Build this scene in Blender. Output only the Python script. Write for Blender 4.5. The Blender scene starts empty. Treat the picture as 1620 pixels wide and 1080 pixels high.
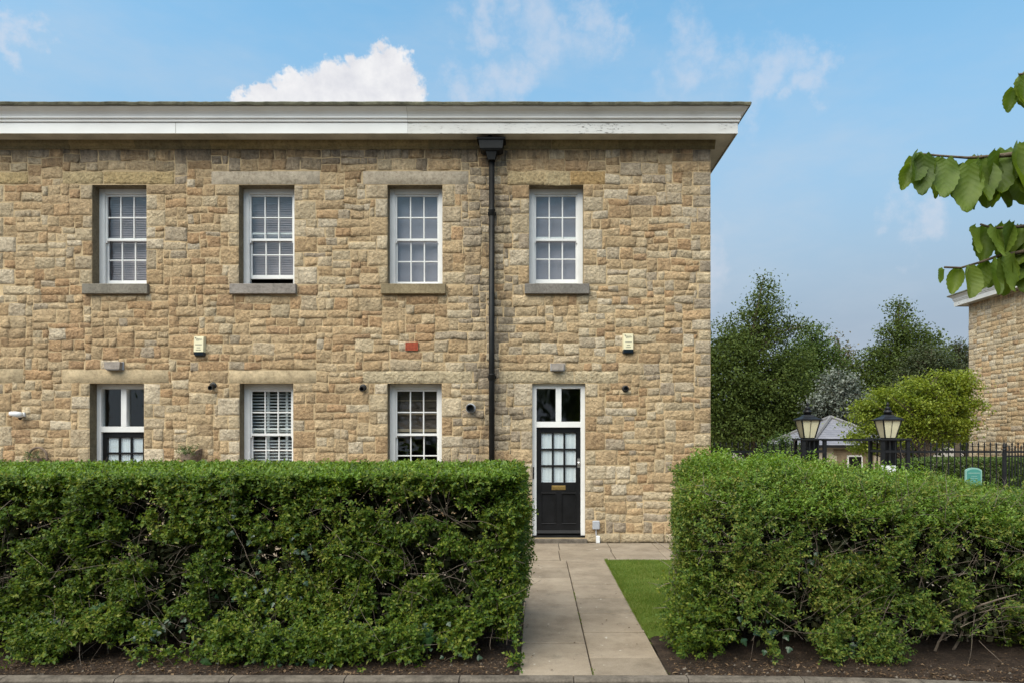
import bpy, math, random
import numpy as np
from mathutils import Vector

R = math.radians
rng = np.random.default_rng(7)
random.seed(7)
scene = bpy.context.scene
COL = scene.collection

# ------------------------------------------------------------------ camera
F, CX, CY, H = 1080.0, 850.0, 688.0, 1.95      # focal length and vanishing point in photo pixels, eye height
D = 12.4                                       # distance to the front wall
cam_d = bpy.data.cameras.new('camera')
cam = bpy.data.objects.new('camera', cam_d)
COL.objects.link(cam)
cam.location = (0, 0, H)
cam.rotation_euler = (R(90), 0, 0)
cam_d.sensor_width = 36
cam_d.lens = 24
cam_d.shift_x = (810 - CX) / 1620
cam_d.shift_y = (CY - 540) / 1620
cam_d.clip_start = 0.05
cam_d.clip_end = 3000
scene.camera = cam
scene.render.resolution_x, scene.render.resolution_y = 1024, 682

def W(px, py, Y):
    """a point of the place from a photo pixel and its distance"""
    return ((px - CX) * Y / F, H + (CY - py) * Y / F)

# ------------------------------------------------------------------ node helpers
def nd(nt, typ, props=None, **ins):
    n = nt.nodes.new(typ)
    for k, v in (props or {}).items():
        setattr(n, k, v)
    for k, v in ins.items():
        key = int(k[1:]) if k[0] == 'i' and k[1:].isdigit() else k.replace('_', ' ')
        s = n.inputs[key]
        if isinstance(v, bpy.types.NodeSocket):
            nt.links.new(v, s)
        else:
            s.default_value = v
    return n

def mth(nt, op, a, b=0.0, c=None, clamp=False):
    n = nt.nodes.new('ShaderNodeMath')
    n.operation = op
    n.use_clamp = clamp
    for i, v in enumerate((a, b) if c is None else (a, b, c)):
        if isinstance(v, bpy.types.NodeSocket):
            nt.links.new(v, n.inputs[i])
        else:
            n.inputs[i].default_value = v
    return n.outputs[0]

def mixc(nt, fac, a, b, mode='MIX'):
    n = nt.nodes.new('ShaderNodeMix')
    n.data_type = 'RGBA'
    n.blend_type = mode
    for i, v in ((0, fac), (6, a), (7, b)):
        if isinstance(v, bpy.types.NodeSocket):
            nt.links.new(v, n.inputs[i])
        else:
            n.inputs[i].default_value = (*v, 1) if isinstance(v, tuple) and len(v) == 3 else v
    return n.outputs[2]

def ramp(nt, fac, stops, interp='LINEAR'):
    n = nt.nodes.new('ShaderNodeValToRGB')
    n.color_ramp.interpolation = interp
    el = n.color_ramp.elements
    while len(el) < len(stops):
        el.new(0.5)
    for e, (p, c) in zip(el, stops):
        e.position = p
        e.color = (*c, 1) if not isinstance(c, float) else (c, c, c, 1)
    nt.links.new(fac, n.inputs[0])
    return n.outputs[0]

def smooth(nt, v, lo, hi):
    n = nd(nt, 'ShaderNodeMapRange', dict(interpolation_type='SMOOTHSTEP'), i0=v)
    n.inputs[1].default_value = lo
    n.inputs[2].default_value = hi
    return n.outputs[0]

# ------------------------------------------------------------------ world: daylight sky with scattered cloud
SUN_AZ, SUN_EL = R(-142), R(54)                 # azimuth from +Y towards +X: high on the left, a little behind the camera
world = bpy.data.worlds.new('World')
scene.world = world
world.use_nodes = True
nt = world.node_tree
nt.nodes.clear()
sky = nd(nt, 'ShaderNodeTexSky', dict(sky_type='NISHITA', sun_disc=False, sun_elevation=SUN_EL, sun_rotation=SUN_AZ,
                                      altitude=100, air_density=1.0, dust_density=1.2, ozone_density=1.6))
tc = nd(nt, 'ShaderNodeTexCoord')
dirv = tc.outputs['Generated']
dist = nd(nt, 'ShaderNodeTexNoise', dict(), Vector=dirv, Scale=15.0, Detail=8.0, Roughness=0.6)
dv = nd(nt, 'ShaderNodeVectorMath', dict(operation='SUBTRACT'), i0=dist.outputs['Color'], i1=(0.5, 0.5, 0.5))
dv1 = nd(nt, 'ShaderNodeVectorMath', dict(operation='MULTIPLY'), i0=dv.outputs[0], i1=(0.055, 0.055, 0.055))
dv1 = nd(nt, 'ShaderNodeVectorMath', dict(operation='ADD'), i0=dirv, i1=dv1.outputs[0])
distf = nd(nt, 'ShaderNodeTexNoise', dict(), Vector=dirv, Scale=52.0, Detail=5.0, Roughness=0.6)
dvf = nd(nt, 'ShaderNodeVectorMath', dict(operation='SUBTRACT'), i0=distf.outputs['Color'], i1=(0.5, 0.5, 0.5))
dvf = nd(nt, 'ShaderNodeVectorMath', dict(operation='MULTIPLY'), i0=dvf.outputs[0], i1=(0.045, 0.045, 0.045))
dv1 = nd(nt, 'ShaderNodeVectorMath', dict(operation='ADD'), i0=dv1.outputs[0], i1=dvf.outputs[0])
dv2 = nd(nt, 'ShaderNodeVectorMath', dict(operation='MULTIPLY'), i0=dv.outputs[0], i1=(0.2, 0.2, 0.2))
dv2 = nd(nt, 'ShaderNodeVectorMath', dict(operation='ADD'), i0=dirv, i1=dv2.outputs[0])

def blobs(vec, items):
    out = None
    for px, py, r in items:
        v = Vector(((px - CX) / F, 1, (CY - py) / F)).normalized()
        dn = nd(nt, 'ShaderNodeVectorMath', dict(operation='DISTANCE'), i0=vec, i1=tuple(v))
        rr = r / F * v.y
        f = mth(nt, 'SUBTRACT', 1.0, mth(nt, 'DIVIDE', dn.outputs['Value'], rr))
        out = f if out is None else mth(nt, 'MAXIMUM', out, f)
    return out
cum = blobs(dv1.outputs[0], [(375, 175, 34), (408, 158, 32), (430, 182, 50), (470, 148, 38), (485, 170, 60), (530, 126, 38), (540, 150, 60), (580, 122, 40), (615, 108, 40), (632, 138, 42), (600, 170, 75), (545, 200, 100),
                             (1290, -520, 150), (1180, -470, 140)])
cum_f = smooth(nt, cum, 0.0, 0.34)
wis = blobs(dv2.outputs[0], [(770, 20, 60), (860, 60, 90), (940, 40, 60), (800, 130, 60), (1110, 85, 75), (1200, 125, 70), (1270, 145, 50),
                             (1450, 345, 60), (1100, 420, 70), (15, 60, 40), (740, 155, 60)])
wis_f = mth(nt, 'MULTIPLY', smooth(nt, wis, 0.0, 0.95), 0.45)
# thin scattered cloud over the whole dome
mp = nd(nt, 'ShaderNodeMapping', dict(), Vector=dirv, Scale=(1.0, 1.0, 2.6))
gen = nd(nt, 'ShaderNodeTexNoise', dict(), Vector=mp.outputs[0], Scale=2.3, Detail=7.0, Roughness=0.6)
gen_f = mth(nt, 'MULTIPLY', smooth(nt, gen.outputs[0], 0.40, 0.80), 0.50)
sep = nd(nt, 'ShaderNodeSeparateXYZ', dict(), Vector=dirv)
skyc = nd(nt, 'ShaderNodeHueSaturation', dict(), Saturation=1.12, Value=1.0, Color=sky.outputs[0]).outputs[0]
skyc = mixc(nt, 1.0, skyc, (0.86, 1.04, 0.86), 'MULTIPLY')
hz = smooth(nt, sep.outputs[2], 0.58, 0.10)
skyc = mixc(nt, mth(nt, 'MULTIPLY', hz, 0.95), skyc, (1.10, 1.27, 1.62))
det = nd(nt, 'ShaderNodeTexNoise', dict(), Vector=dirv, Scale=22.0, Detail=5.0, Roughness=0.6)
cloudc = ramp(nt, det.outputs[0], [(0.3, (2.15, 2.2, 2.4)), (0.62, (2.85, 2.85, 2.9))])
c1 = mixc(nt, gen_f, skyc, (1.9, 2.1, 2.35))
c2 = mixc(nt, wis_f, c1, (2.35, 2.38, 2.6))
c3 = mixc(nt, cum_f, c2, cloudc)
bg = nd(nt, 'ShaderNodeBackground', dict(), Color=c3, Strength=0.088)
out = nd(nt, 'ShaderNodeOutputWorld', dict(), Surface=bg.outputs[0])

# ------------------------------------------------------------------ sun through thin cloud
sun_d = bpy.data.lights.new('sun', 'SUN')
sun_d.energy = 1.45
sun_d.angle = R(70)
sun_d.color = (1.0, 0.91, 0.79)
sun = bpy.data.objects.new('sun', sun_d)
COL.objects.link(sun)
sv = Vector((math.sin(SUN_AZ) * math.cos(SUN_EL), math.cos(SUN_AZ) * math.cos(SUN_EL), math.sin(SUN_EL)))
sun.rotation_euler = sv.to_track_quat('Z', 'Y').to_euler()
sun.location = sv * 60

scene.view_settings.view_transform = 'Standard'
scene.view_settings.look = 'None'
scene.view_settings.gamma = 1
scene.view_settings.exposure = 1.85
scene.render.engine = 'CYCLES'
scene.cycles.max_bounces = 8
scene.cycles.diffuse_bounces = 3
scene.cycles.glossy_bounces = 3
scene.cycles.transparent_max_bounces = 10

# ------------------------------------------------------------------ object helpers
ORG = {}          # world origin of every object, by name

def link(o, parent, origin):
    COL.objects.link(o)
    origin = np.array(origin, float)
    if parent is not None:
        o.parent = parent
        o.location = tuple(origin - ORG[parent.name])
    else:
        o.location = tuple(origin)
    ORG[o.name] = origin
    return o

def empty(name, loc, parent=None):
    o = bpy.data.objects.new(name, None)
    o.empty_display_size = 0.2
    return link(o, parent, loc)

def tag(o, label=None, cat=None, group=None, kind=None):
    if label: o['label'] = label
    if cat: o['category'] = cat
    if group: o['group'] = group
    if kind: o['kind'] = kind
    return o

def mesh(name, V, Fc, mats, parent=None, smoothed=False, mi=None, col=None, origin=None):
    V = np.asarray(V, float)
    c = (V.min(0) + V.max(0)) / 2 if origin is None else np.array(origin, float)
    me = bpy.data.meshes.new(name)
    if isinstance(Fc, np.ndarray):
        n, k = Fc.shape
        me.vertices.add(len(V))
        me.vertices.foreach_set('co', (V - c).astype(np.float32).ravel())
        me.loops.add(n * k)
        me.loops.foreach_set('vertex_index', Fc.astype(np.int32).ravel())
        me.polygons.add(n)
        me.polygons.foreach_set('loop_start', np.arange(0, n * k, k, dtype=np.int32))
        me.update(calc_edges=True)
    else:
        me.from_pydata((V - c).tolist(), [], [list(map(int, f)) for f in Fc])
    for m in (mats if isinstance(mats, (list, tuple)) else [mats]):
        me.materials.append(m)
    if mi is not None:
        me.polygons.foreach_set('material_index', np.asarray(mi, np.int32))
    if smoothed:
        me.polygons.foreach_set('use_smooth', np.ones(len(me.polygons), bool))
    if col is not None:
        a = me.color_attributes.new('Col', 'FLOAT_COLOR', 'POINT')
        cc = np.ones((len(V), 4), np.float32)
        cc[:, :3] = col
        a.data.foreach_set('color', cc.ravel())
    o = bpy.data.objects.new(name, me)
    return link(o, parent, c)

class MB:
    """collects the pieces of ONE part"""
    def __init__(s): s.v, s.f = [], []
    def add(s, v, f):
        b = len(s.v)
        s.v += [tuple(p) for p in v]
        s.f += [tuple(i + b for i in q) for q in f]
        return s
    def box(s, x0, x1, y0, y1, z0, z1, bev=0.0):
        if bev <= 0:
            v = [(x0,y0,z0),(x1,y0,z0),(x1,y1,z0),(x0,y1,z0),(x0,y0,z1),(x1,y0,z1),(x1,y1,z1),(x0,y1,z1)]
            return s.add(v, [(3,2,1,0),(4,5,6,7),(0,1,5,4),(1,2,6,5),(2,3,7,6),(3,0,4,7)])
        b = bev                                     # chamfer all twelve edges
        v, idx = [], {}
        for i, (xa, sx) in enumerate(((x0, 1), (x1, -1))):
            for j, (ya, sy) in enumerate(((y0, 1), (y1, -1))):
                for k, (za, sz) in enumerate(((z0, 1), (z1, -1))):
                    for a in range(3):
                        p = [xa + sx*b, ya + sy*b, za + sz*b]
                        p[a] = (xa, ya, za)[a]
                        idx[(i, j, k, a)] = len(v)
                        v.append(tuple(p))
        g = lambda i, j, k, a: idx[(i, j, k, a)]
        f = [(g(0,0,0,0),g(0,0,1,0),g(0,1,1,0),g(0,1,0,0)), (g(1,0,0,0),g(1,1,0,0),g(1,1,1,0),g(1,0,1,0)),
             (g(0,0,0,1),g(1,0,0,1),g(1,0,1,1),g(0,0,1,1)), (g(0,1,0,1),g(0,1,1,1),g(1,1,1,1),g(1,1,0,1)),
             (g(0,0,0,2),g(0,1,0,2),g(1,1,0,2),g(1,0,0,2)), (g(0,0,1,2),g(1,0,1,2),g(1,1,1,2),g(0,1,1,2))]
        for j in (0, 1):
            for k in (0, 1): f.append((g(0,j,k,1),g(1,j,k,1),g(1,j,k,2),g(0,j,k,2)))
        for i in (0, 1):
            for k in (0, 1): f.append((g(i,0,k,0),g(i,1,k,0),g(i,1,k,2),g(i,0,k,2)))
        for i in (0, 1):
            for j in (0, 1): f.append((g(i,j,0,0),g(i,j,1,0),g(i,j,1,1),g(i,j,0,1)))
        for i in (0, 1):
            for j in (0, 1):
                for k in (0, 1): f.append((g(i,j,k,0),g(i,j,k,1),g(i,j,k,2)))
        return s.add(v, f)
    def lathe(s, prof, c=(0,0,0), n=14, axis='z'):
        v, f = [], []
        for r, h in prof:
            for k in range(n):
                a = 2*math.pi*k/n
                p = (r*math.cos(a), r*math.sin(a), h)
                if axis == 'y': p = (p[0], p[2], p[1])
                v.append((p[0]+c[0], p[1]+c[1], p[2]+c[2]))
        for i in range(len(prof)-1):
            for k in range(n):
                q = (i*n+k, i*n+(k+1)%n, (i+1)*n+(k+1)%n, (i+1)*n+k)
                f.append(q if axis == 'z' else q[::-1])
        f.append(tuple(range(n))[::-1] if axis == 'z' else tuple(range(n)))
        t = tuple(range((len(prof)-1)*n, len(prof)*n))
        f.append(t if axis == 'z' else t[::-1])
        return s.add(v, f)
    def tube(s, pts, rad, n=6):
        v, f = tube_geo(pts, rad, n)
        return s.add(v, f)
    def frustum(s, c, z0, z1, w0, w1, d0=None, d1=None):
        d0 = w0 if d0 is None else d0
        d1 = w1 if d1 is None else d1
        x, y = c
        v = [(x-w0/2,y-d0/2,z0),(x+w0/2,y-d0/2,z0),(x+w0/2,y+d0/2,z0),(x-w0/2,y+d0/2,z0),
             (x-w1/2,y-d1/2,z1),(x+w1/2,y-d1/2,z1),(x+w1/2,y+d1/2,z1),(x-w1/2,y+d1/2,z1)]
        return s.add(v, [(3,2,1,0),(4,5,6,7),(0,1,5,4),(1,2,6,5),(2,3,7,6),(3,0,4,7)])
    def build(s, name, mats, parent=None, smoothed=False, origin=None):
        return mesh(name, s.v, s.f, mats, parent, smoothed, origin=origin)

def tube_geo(pts, rad, n=6):
    pts = [Vector(p) for p in pts]
    v, f = [], []
    up = Vector((0.13, 0.31, 0.94)).normalized()
    for i, p in enumerate(pts):
        t = (pts[min(i+1, len(pts)-1)] - pts[max(i-1, 0)]).normalized()
        a = t.cross(up)
        if a.length < 1e-3: a = t.cross(Vector((1, 0, 0)))
        a.normalize()
        b = t.cross(a)
        r = rad[i] if hasattr(rad, '__len__') else rad
        for k in range(n):
            q = 2*math.pi*k/n
            v.append(tuple(p + a*math.cos(q)*r + b*math.sin(q)*r))
    for i in range(len(pts)-1):
        for k in range(n):
            f.append((i*n+k, i*n+(k+1) % n, (i+1)*n+(k+1) % n, (i+1)*n+k))
    f.append(tuple(range(n))[::-1])
    f.append(tuple(range((len(pts)-1)*n, len(pts)*n)))
    return v, f

# vectorised value noise
def _h(ix, iy, iz, s):
    n = (ix*374761393 + iy*668265263 + iz*2147483647 + s*1274126177) & 0xffffffff
    n = ((n ^ (n >> 13)) * 1274126177) & 0xffffffff
    n = ((n ^ (n >> 16)) * 2246822519) & 0xffffffff
    return ((n ^ (n >> 15)) & 0xffffff) / float(0xffffff)

def vn(x, y, z=0.0, s=0):
    x, y, z = np.broadcast_arrays(np.asarray(x, float), np.asarray(y, float), np.asarray(z, float))
    ix, iy, iz = (np.floor(a).astype(np.int64) for a in (x, y, z))
    fx, fy, fz = x-ix, y-iy, z-iz
    fx, fy, fz = (a*a*(3-2*a) for a in (fx, fy, fz))
    r = 0
    for a in (0, 1):
        for b in (0, 1):
            for c in (0, 1):
                r = r + _h(ix+a, iy+b, iz+c, s) * (fx if a else 1-fx) * (fy if b else 1-fy) * (fz if c else 1-fz)
    return r

def fbm(x, y, z=0.0, s=0, o=3):
    r, a, t = 0, 1.0, 0
    for k in range(o):
        r = r + a*vn(np.asarray(x)*2**k, np.asarray(y)*2**k, np.asarray(z)*2**k, s+k*17)
        t += a
        a *= 0.5
    return r/t

def srgb(h, k=1.0):
    c = [int(h[i:i+2], 16)/255 for i in (1, 3, 5)]
    return tuple(k*(x/12.92 if x <= 0.04045 else ((x+0.055)/1.055)**2.4) for x in c)

# ------------------------------------------------------------------ materials
def newmat(name):
    m = bpy.data.materials.new(name)
    m.use_nodes = True
    t = m.node_tree
    t.nodes.clear()
    o = t.nodes.new('ShaderNodeOutputMaterial')
    return m, t, o

def coords(t, scale=(1, 1, 1)):
    g = nd(t, 'ShaderNodeNewGeometry')
    if scale == (1, 1, 1):
        return g.outputs['Position']
    return nd(t, 'ShaderNodeMapping', dict(), Vector=g.outputs['Position'], Scale=scale).outputs[0]

def noise(t, vec, sc, det=4.0, ro=0.55):
    return nd(t, 'ShaderNodeTexNoise', dict(), Vector=vec, Scale=sc, Detail=det, Roughness=ro).outputs[0]

def bump(t, h, strength, dist, prev=None):
    n = nd(t, 'ShaderNodeBump', dict(), Height=h, Strength=strength, Distance=dist)
    if prev is not None: t.links.new(prev, n.inputs['Normal'])
    return n.outputs[0]

def simple(name, col, rough=0.6, var=0.12, vs=6.0, bs=0.0, bsc=30.0, bd=0.01, metal=0.0, spec=0.5, fine=60.0):
    """one plain surface with uneven tone and relief"""
    m, t, o = newmat(name)
    p = coords(t)
    n1 = noise(t, p, vs, 5)
    n2 = noise(t, p, fine, 3)
    f = mth(t, 'ADD', mth(t, 'MULTIPLY', n1, 0.7), mth(t, 'MULTIPLY', n2, 0.3))
    a = tuple(max(0, c*(1-2.2*var)) for c in col)
    b = tuple(min(1, c*(1+2.2*var)) for c in col)
    c = ramp(t, f, [(0.25, a), (0.75, b)])
    bs_ = nd(t, 'ShaderNodeBsdfPrincipled', dict(), Base_Color=c, Roughness=rough, Metallic=metal)
    bs_.inputs['Specular IOR Level'].default_value = spec
    if bs:
        t.links.new(bump(t, noise(t, p, bsc, 4), bs, bd), bs_.inputs['Normal'])
    t.links.new(bs_.outputs[0], o.inputs[0])
    return m

def stone_mat(name, pit=1.0):
    m, t, o = newmat(name)
    p = coords(t)
    at = nd(t, 'ShaderNodeAttribute', dict(attribute_name='Col')).outputs['Color']
    n1 = noise(t, p, 5.0, 5, 0.6)
    n2 = noise(t, p, 22.0, 6, 0.68)
    n3 = noise(t, p, 95.0, 4, 0.7)
    v = ramp(t, n1, [(0.28, 0.78), (0.72, 1.2)])
    c = mixc(t, 1.0, at, v, 'MULTIPLY')
    v2 = ramp(t, n2, [(0.3, (0.66, 0.62, 0.58)), (0.48, (1.0, 1.0, 1.0)), (0.72, (1.26, 1.25, 1.23))])
    c = mixc(t, 1.0, c, v2, 'MULTIPLY')
    v3 = ramp(t, n3, [(0.3, 0.74), (0.7, 1.22)])
    c = mixc(t, 0.6, c, v3, 'MULTIPLY')
    # lichen and soot specks
    n4 = noise(t, p, 38.0, 5, 0.75)
    c = mixc(t, mth(t, 'MULTIPLY', smooth(t, n4, 0.60, 0.68), 0.5*pit), c, (0.12, 0.095, 0.07))
    # rain-washed soot: beside the downpipe, under the eaves, in broad patches
    sx_ = nd(t, 'ShaderNodeSeparateXYZ', dict(), Vector=p)
    strk = noise(t, coords(t, (5.0, 5.0, 0.9)), 1.6, 6, 0.65)
    near = smooth(t, mth(t, 'ABSOLUTE', mth(t, 'ADD', sx_.outputs[0], 0.86)), 0.62, 0.05)
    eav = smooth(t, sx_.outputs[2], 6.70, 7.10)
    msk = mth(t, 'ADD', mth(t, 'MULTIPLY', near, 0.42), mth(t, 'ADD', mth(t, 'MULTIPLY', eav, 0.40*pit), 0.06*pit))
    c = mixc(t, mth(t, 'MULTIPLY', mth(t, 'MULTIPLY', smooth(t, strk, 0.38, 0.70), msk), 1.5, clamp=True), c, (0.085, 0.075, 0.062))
    b = nd(t, 'ShaderNodeBsdfPrincipled', dict(), Base_Color=c, Roughness=0.93)
    b.inputs['Specular IOR Level'].default_value = 0.15
    vor = nd(t, 'ShaderNodeTexVoronoi', dict(feature='F1'), Vector=p, Scale=17.0, Randomness=1.0)
    hgt = mth(t, 'ADD', mth(t, 'MULTIPLY', n2, 1.0), mth(t, 'MULTIPLY', vor.outputs['Distance'], 0.45*pit))
    k = bump(t, hgt, 0.9*pit, 0.06)
    k = bump(t, n3, 0.6, 0.02, k)
    t.links.new(k, b.inputs['Normal'])
    t.links.new(b.outputs[0], o.inputs[0])
    return m

def leaf_mat(name, cols, trans=0.3, rough=0.45, spec=0.4):
    m, t, o = newmat(name)
    g = nd(t, 'ShaderNodeNewGeometry')
    p = g.outputs['Position']
    big = noise(t, p, 1.6, 3)
    f = mth(t, 'ADD', mth(t, 'MULTIPLY', g.outputs['Random Per Island'], 0.72), mth(t, 'MULTIPLY', mth(t, 'SUBTRACT', big, 0.3), 0.62), clamp=True)
    c = ramp(t, f, [(i/(len(cols)-1), x) for i, x in enumerate(cols)])
    b = nd(t, 'ShaderNodeBsdfPrincipled', dict(), Base_Color=c, Roughness=rough)
    b.inputs['Specular IOR Level'].default_value = spec
    tr = nd(t, 'ShaderNodeBsdfTranslucent', dict(), Color=mixc(t, 1.0, c, (1.35, 1.3, 0.6), 'MULTIPLY'))
    mx = nd(t, 'ShaderNodeMixShader', dict(), i0=trans, i1=b.outputs[0], i2=tr.outputs[0])
    t.links.new(mx.outputs[0], o.inputs[0])
    return m

M = {}
M['stone'] = stone_mat('rubble_stone')
M['dressed'] = stone_mat('dressed_stone', 0.35)
M['mortar'] = simple('lime_mortar', srgb('#c2aa86', 0.92), 0.95, 0.16, 3.0, 0.7, 45, 0.015, spec=0.1)
M['sidestone'] = simple('plain_stone_wall', srgb('#b39a74', 0.75), 0.95, 0.15, 5.0, 0.8, 12, 0.03, spec=0.1)

ZS = 7.275
def paint_mat(name, flake):
    m, t, o = newmat(name)
    p = coords(t)
    g = noise(t, coords(t, (1.0, 1.0, 1.6)), 1.4, 4, 0.5)
    c = ramp(t, g, [(0.3, (0.72, 0.705, 0.68)), (0.62, (0.80, 0.79, 0.765))])
    r = 0.5
    b = nd(t, 'ShaderNodeBsdfPrincipled', dict(), Roughness=r)
    if flake:
        fl = noise(t, coords(t, (2.2, 2.2, 9.0)), 5.0, 7, 0.72)
        k = mth(t, 'MULTIPLY', smooth(t, fl, 0.575, 0.61), mth(t, 'MULTIPLY', smooth(t, nd(t, 'ShaderNodeSeparateXYZ', dict(), Vector=p).outputs[2], ZS+.168, ZS+.15), smooth(t, noise(t, p, 0.9, 2), 0.42, 0.6)))
        c = mixc(t, 1.0, c, (0.86, 0.85, 0.83), 'MULTIPLY')
        streak = noise(t, coords(t, (2.0, 2.0, 7.0)), 1.4, 5, 0.6)
        c = mixc(t, mth(t, 'MULTIPLY', smooth(t, streak, 0.35, 0.9), 0.40), c, (0.46, 0.43, 0.38))
        c = mixc(t, k, c, (0.10, 0.09, 0.08))
        t.links.new(bump(t, mth(t, 'SUBTRACT', 1.0, k), 0.8, 0.006), b.inputs['Normal'])
    else:
        t.links.new(bump(t, noise(t, p, 40.0, 3), 0.12, 0.004), b.inputs['Normal'])
    t.links.new(c, b.inputs['Base Color'])
    t.links.new(b.outputs[0], o.inputs[0])
    return m
M['paint'] = paint_mat('white_paint', False)
M['flaking'] = paint_mat('flaking_white_paint', True)
M['frame'] = simple('window_paint', (0.78, 0.765, 0.745), 0.4, 0.05, 4, 0.1, 50, 0.003)
M['soffit'] = simple('soffit_paint', srgb('#bdb8ac', 0.85), 0.8, 0.2, 2.5, 0.2, 20, 0.005)
M['moss'] = simple('mossy_lead_edge', srgb('#7d7a66', 0.55), 0.9, 0.35, 5, 0.8, 22, 0.02, spec=0.2)
M['iron'] = simple('black_iron_paint', (0.012, 0.012, 0.013), 0.5, 0.3, 8, 0.2, 40, 0.004, spec=0.3)
M['pipe'] = simple('black_pipe_paint', (0.009, 0.009, 0.009), 0.5, 0.3, 6, 0.15, 30, 0.004, spec=0.25)
M['door'] = simple('black_gloss_door', (0.008, 0.008, 0.009), 0.38, 0.3, 5, 0.05, 20, 0.002, spec=0.25)
M['brass'] = simple('aged_brass', (0.50, 0.34, 0.12), 0.35, 0.15, 25, metal=0.9)
M['chrome'] = simple('satin_chrome', (0.75, 0.72, 0.70), 0.25, 0.08, 25, metal=0.9)
M['plastic_cream'] = simple('cream_plastic', srgb('#ece2bd', 0.85), 0.45, 0.05, 8)
M['plastic_navy'] = simple('dark_blue_plastic', (0.012, 0.022, 0.035), 0.3, 0.2, 8)
M['plastic_grey'] = simple('grey_plastic', (0.36, 0.37, 0.40), 0.5, 0.08, 10)
M['plastic_white'] = simple('white_plastic', (0.72, 0.72, 0.72), 0.45, 0.06, 10)
M['plastic_black'] = simple('black_plastic', (0.012, 0.011, 0.011), 0.45, 0.2, 10)
M['ink'] = simple('faded_print', srgb('#8d8775', 0.7), 0.6, 0.05, 10)
M['ink_dark'] = simple('dark_print', srgb('#3a3a3a', 0.7), 0.6, 0.05, 10)
M['terracotta'] = simple('terracotta', srgb('#b4553a', 0.85), 0.85, 0.15, 20, 0.3, 60, 0.004)
M['greywood'] = simple('weathered_casing', srgb('#a79c92', 0.75), 0.85, 0.2, 14, 0.4, 40, 0.006)
M['wicker'] = simple('weathered_wicker', srgb('#8b7765', 0.7), 0.9, 0.3, 30, 0.8, 60, 0.01)
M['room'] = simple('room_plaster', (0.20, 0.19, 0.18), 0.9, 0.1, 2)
M['blind_lilac'] = simple('grey_blind', (0.30, 0.275, 0.315), 0.8, 0.04, 2)
M['blind_slat'] = simple('grey_slat', (0.36, 0.30, 0.32), 0.6, 0.05, 2)
M['blind_white'] = simple('white_shutter', (0.74, 0.74, 0.74), 0.5, 0.04, 4)
M['blind_brown'] = simple('brown_blind', (0.075, 0.055, 0.042), 0.9, 0.15, 6)
M['blind_band'] = simple('tan_blind_rod', (0.34, 0.26, 0.17), 0.8, 0.1, 6)
M['net'] = simple('white_net_curtain', (0.80, 0.82, 0.85), 0.9, 0.03, 6)
M['frost'] = simple('frosted_lamp_pane', srgb('#e6dcb8', 0.9), 0.35, 0.06, 6)
M['teal'] = simple('teal_sign_paint', srgb('#58a79a', 0.6), 0.4, 0.06, 9)
M['teal_pale'] = simple('pale_teal_lettering', srgb('#a6d5c8', 0.6), 0.4, 0.04, 9)
M['slate'] = None
M['render'] = simple('cream_render', srgb('#cdc1ab', 0.8), 0.9, 0.08, 3, 0.2, 40, 0.006)
M['brownstone'] = simple('brown_corner_stone', srgb('#94826a', 0.75), 0.9, 0.2, 5, 0.5, 20, 0.01)
M['bark'] = simple('bark', (0.11, 0.085, 0.062), 0.95, 0.35, 14, 1.0, 40, 0.01, spec=0.1)
M['twig'] = simple('hedge_twig', (0.17, 0.135, 0.105), 0.9, 0.4, 9, 0.5, 60, 0.004, spec=0.15)
M['deadtwig'] = simple('bare_grey_twig', (0.25, 0.205, 0.165), 0.9, 0.3, 9, 0.5, 60, 0.004, spec=0.15)
M['lead'] = simple('lead_flashing', srgb('#8d8a8a', 0.6), 0.7, 0.1, 5)
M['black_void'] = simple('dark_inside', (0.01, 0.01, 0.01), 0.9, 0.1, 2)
M['pink'] = simple('pink_petal', (0.75, 0.32, 0.40), 0.7, 0.15, 40)

def slate_mat():
    m, t, o = newmat('roof_slate')
    g = nd(t, 'ShaderNodeNewGeometry')
    s = nd(t, 'ShaderNodeSeparateXYZ', dict(), Vector=g.outputs['Position'])
    cb = nd(t, 'ShaderNodeCombineXYZ', dict(), X=mth(t, 'ADD', s.outputs[0], s.outputs[1]), Y=mth(t, 'MULTIPLY', s.outputs[2], 1.0), Z=0.0)
    br = nd(t, 'ShaderNodeTexBrick', dict(), Vector=cb.outputs[0], Scale=1.0, Color1=(*srgb('#8e8d97', 0.6), 1), Color2=(*srgb('#a5a3ab', 0.6), 1), Mortar=(0.10, 0.10, 0.11, 1))
    br.inputs['Mortar Size'].default_value = 0.006
    br.inputs['Brick Width'].default_value = 0.30
    br.inputs['Row Height'].default_value = 0.10
    b = nd(t, 'ShaderNodeBsdfPrincipled', dict(), Base_Color=br.outputs[0], Roughness=0.6)
    t.links.new(bump(t, br.outputs['Fac'], 0.5, -0.02), b.inputs['Normal'])
    t.links.new(b.outputs[0], o.inputs[0])
    return m
M['slate'] = slate_mat()

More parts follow.
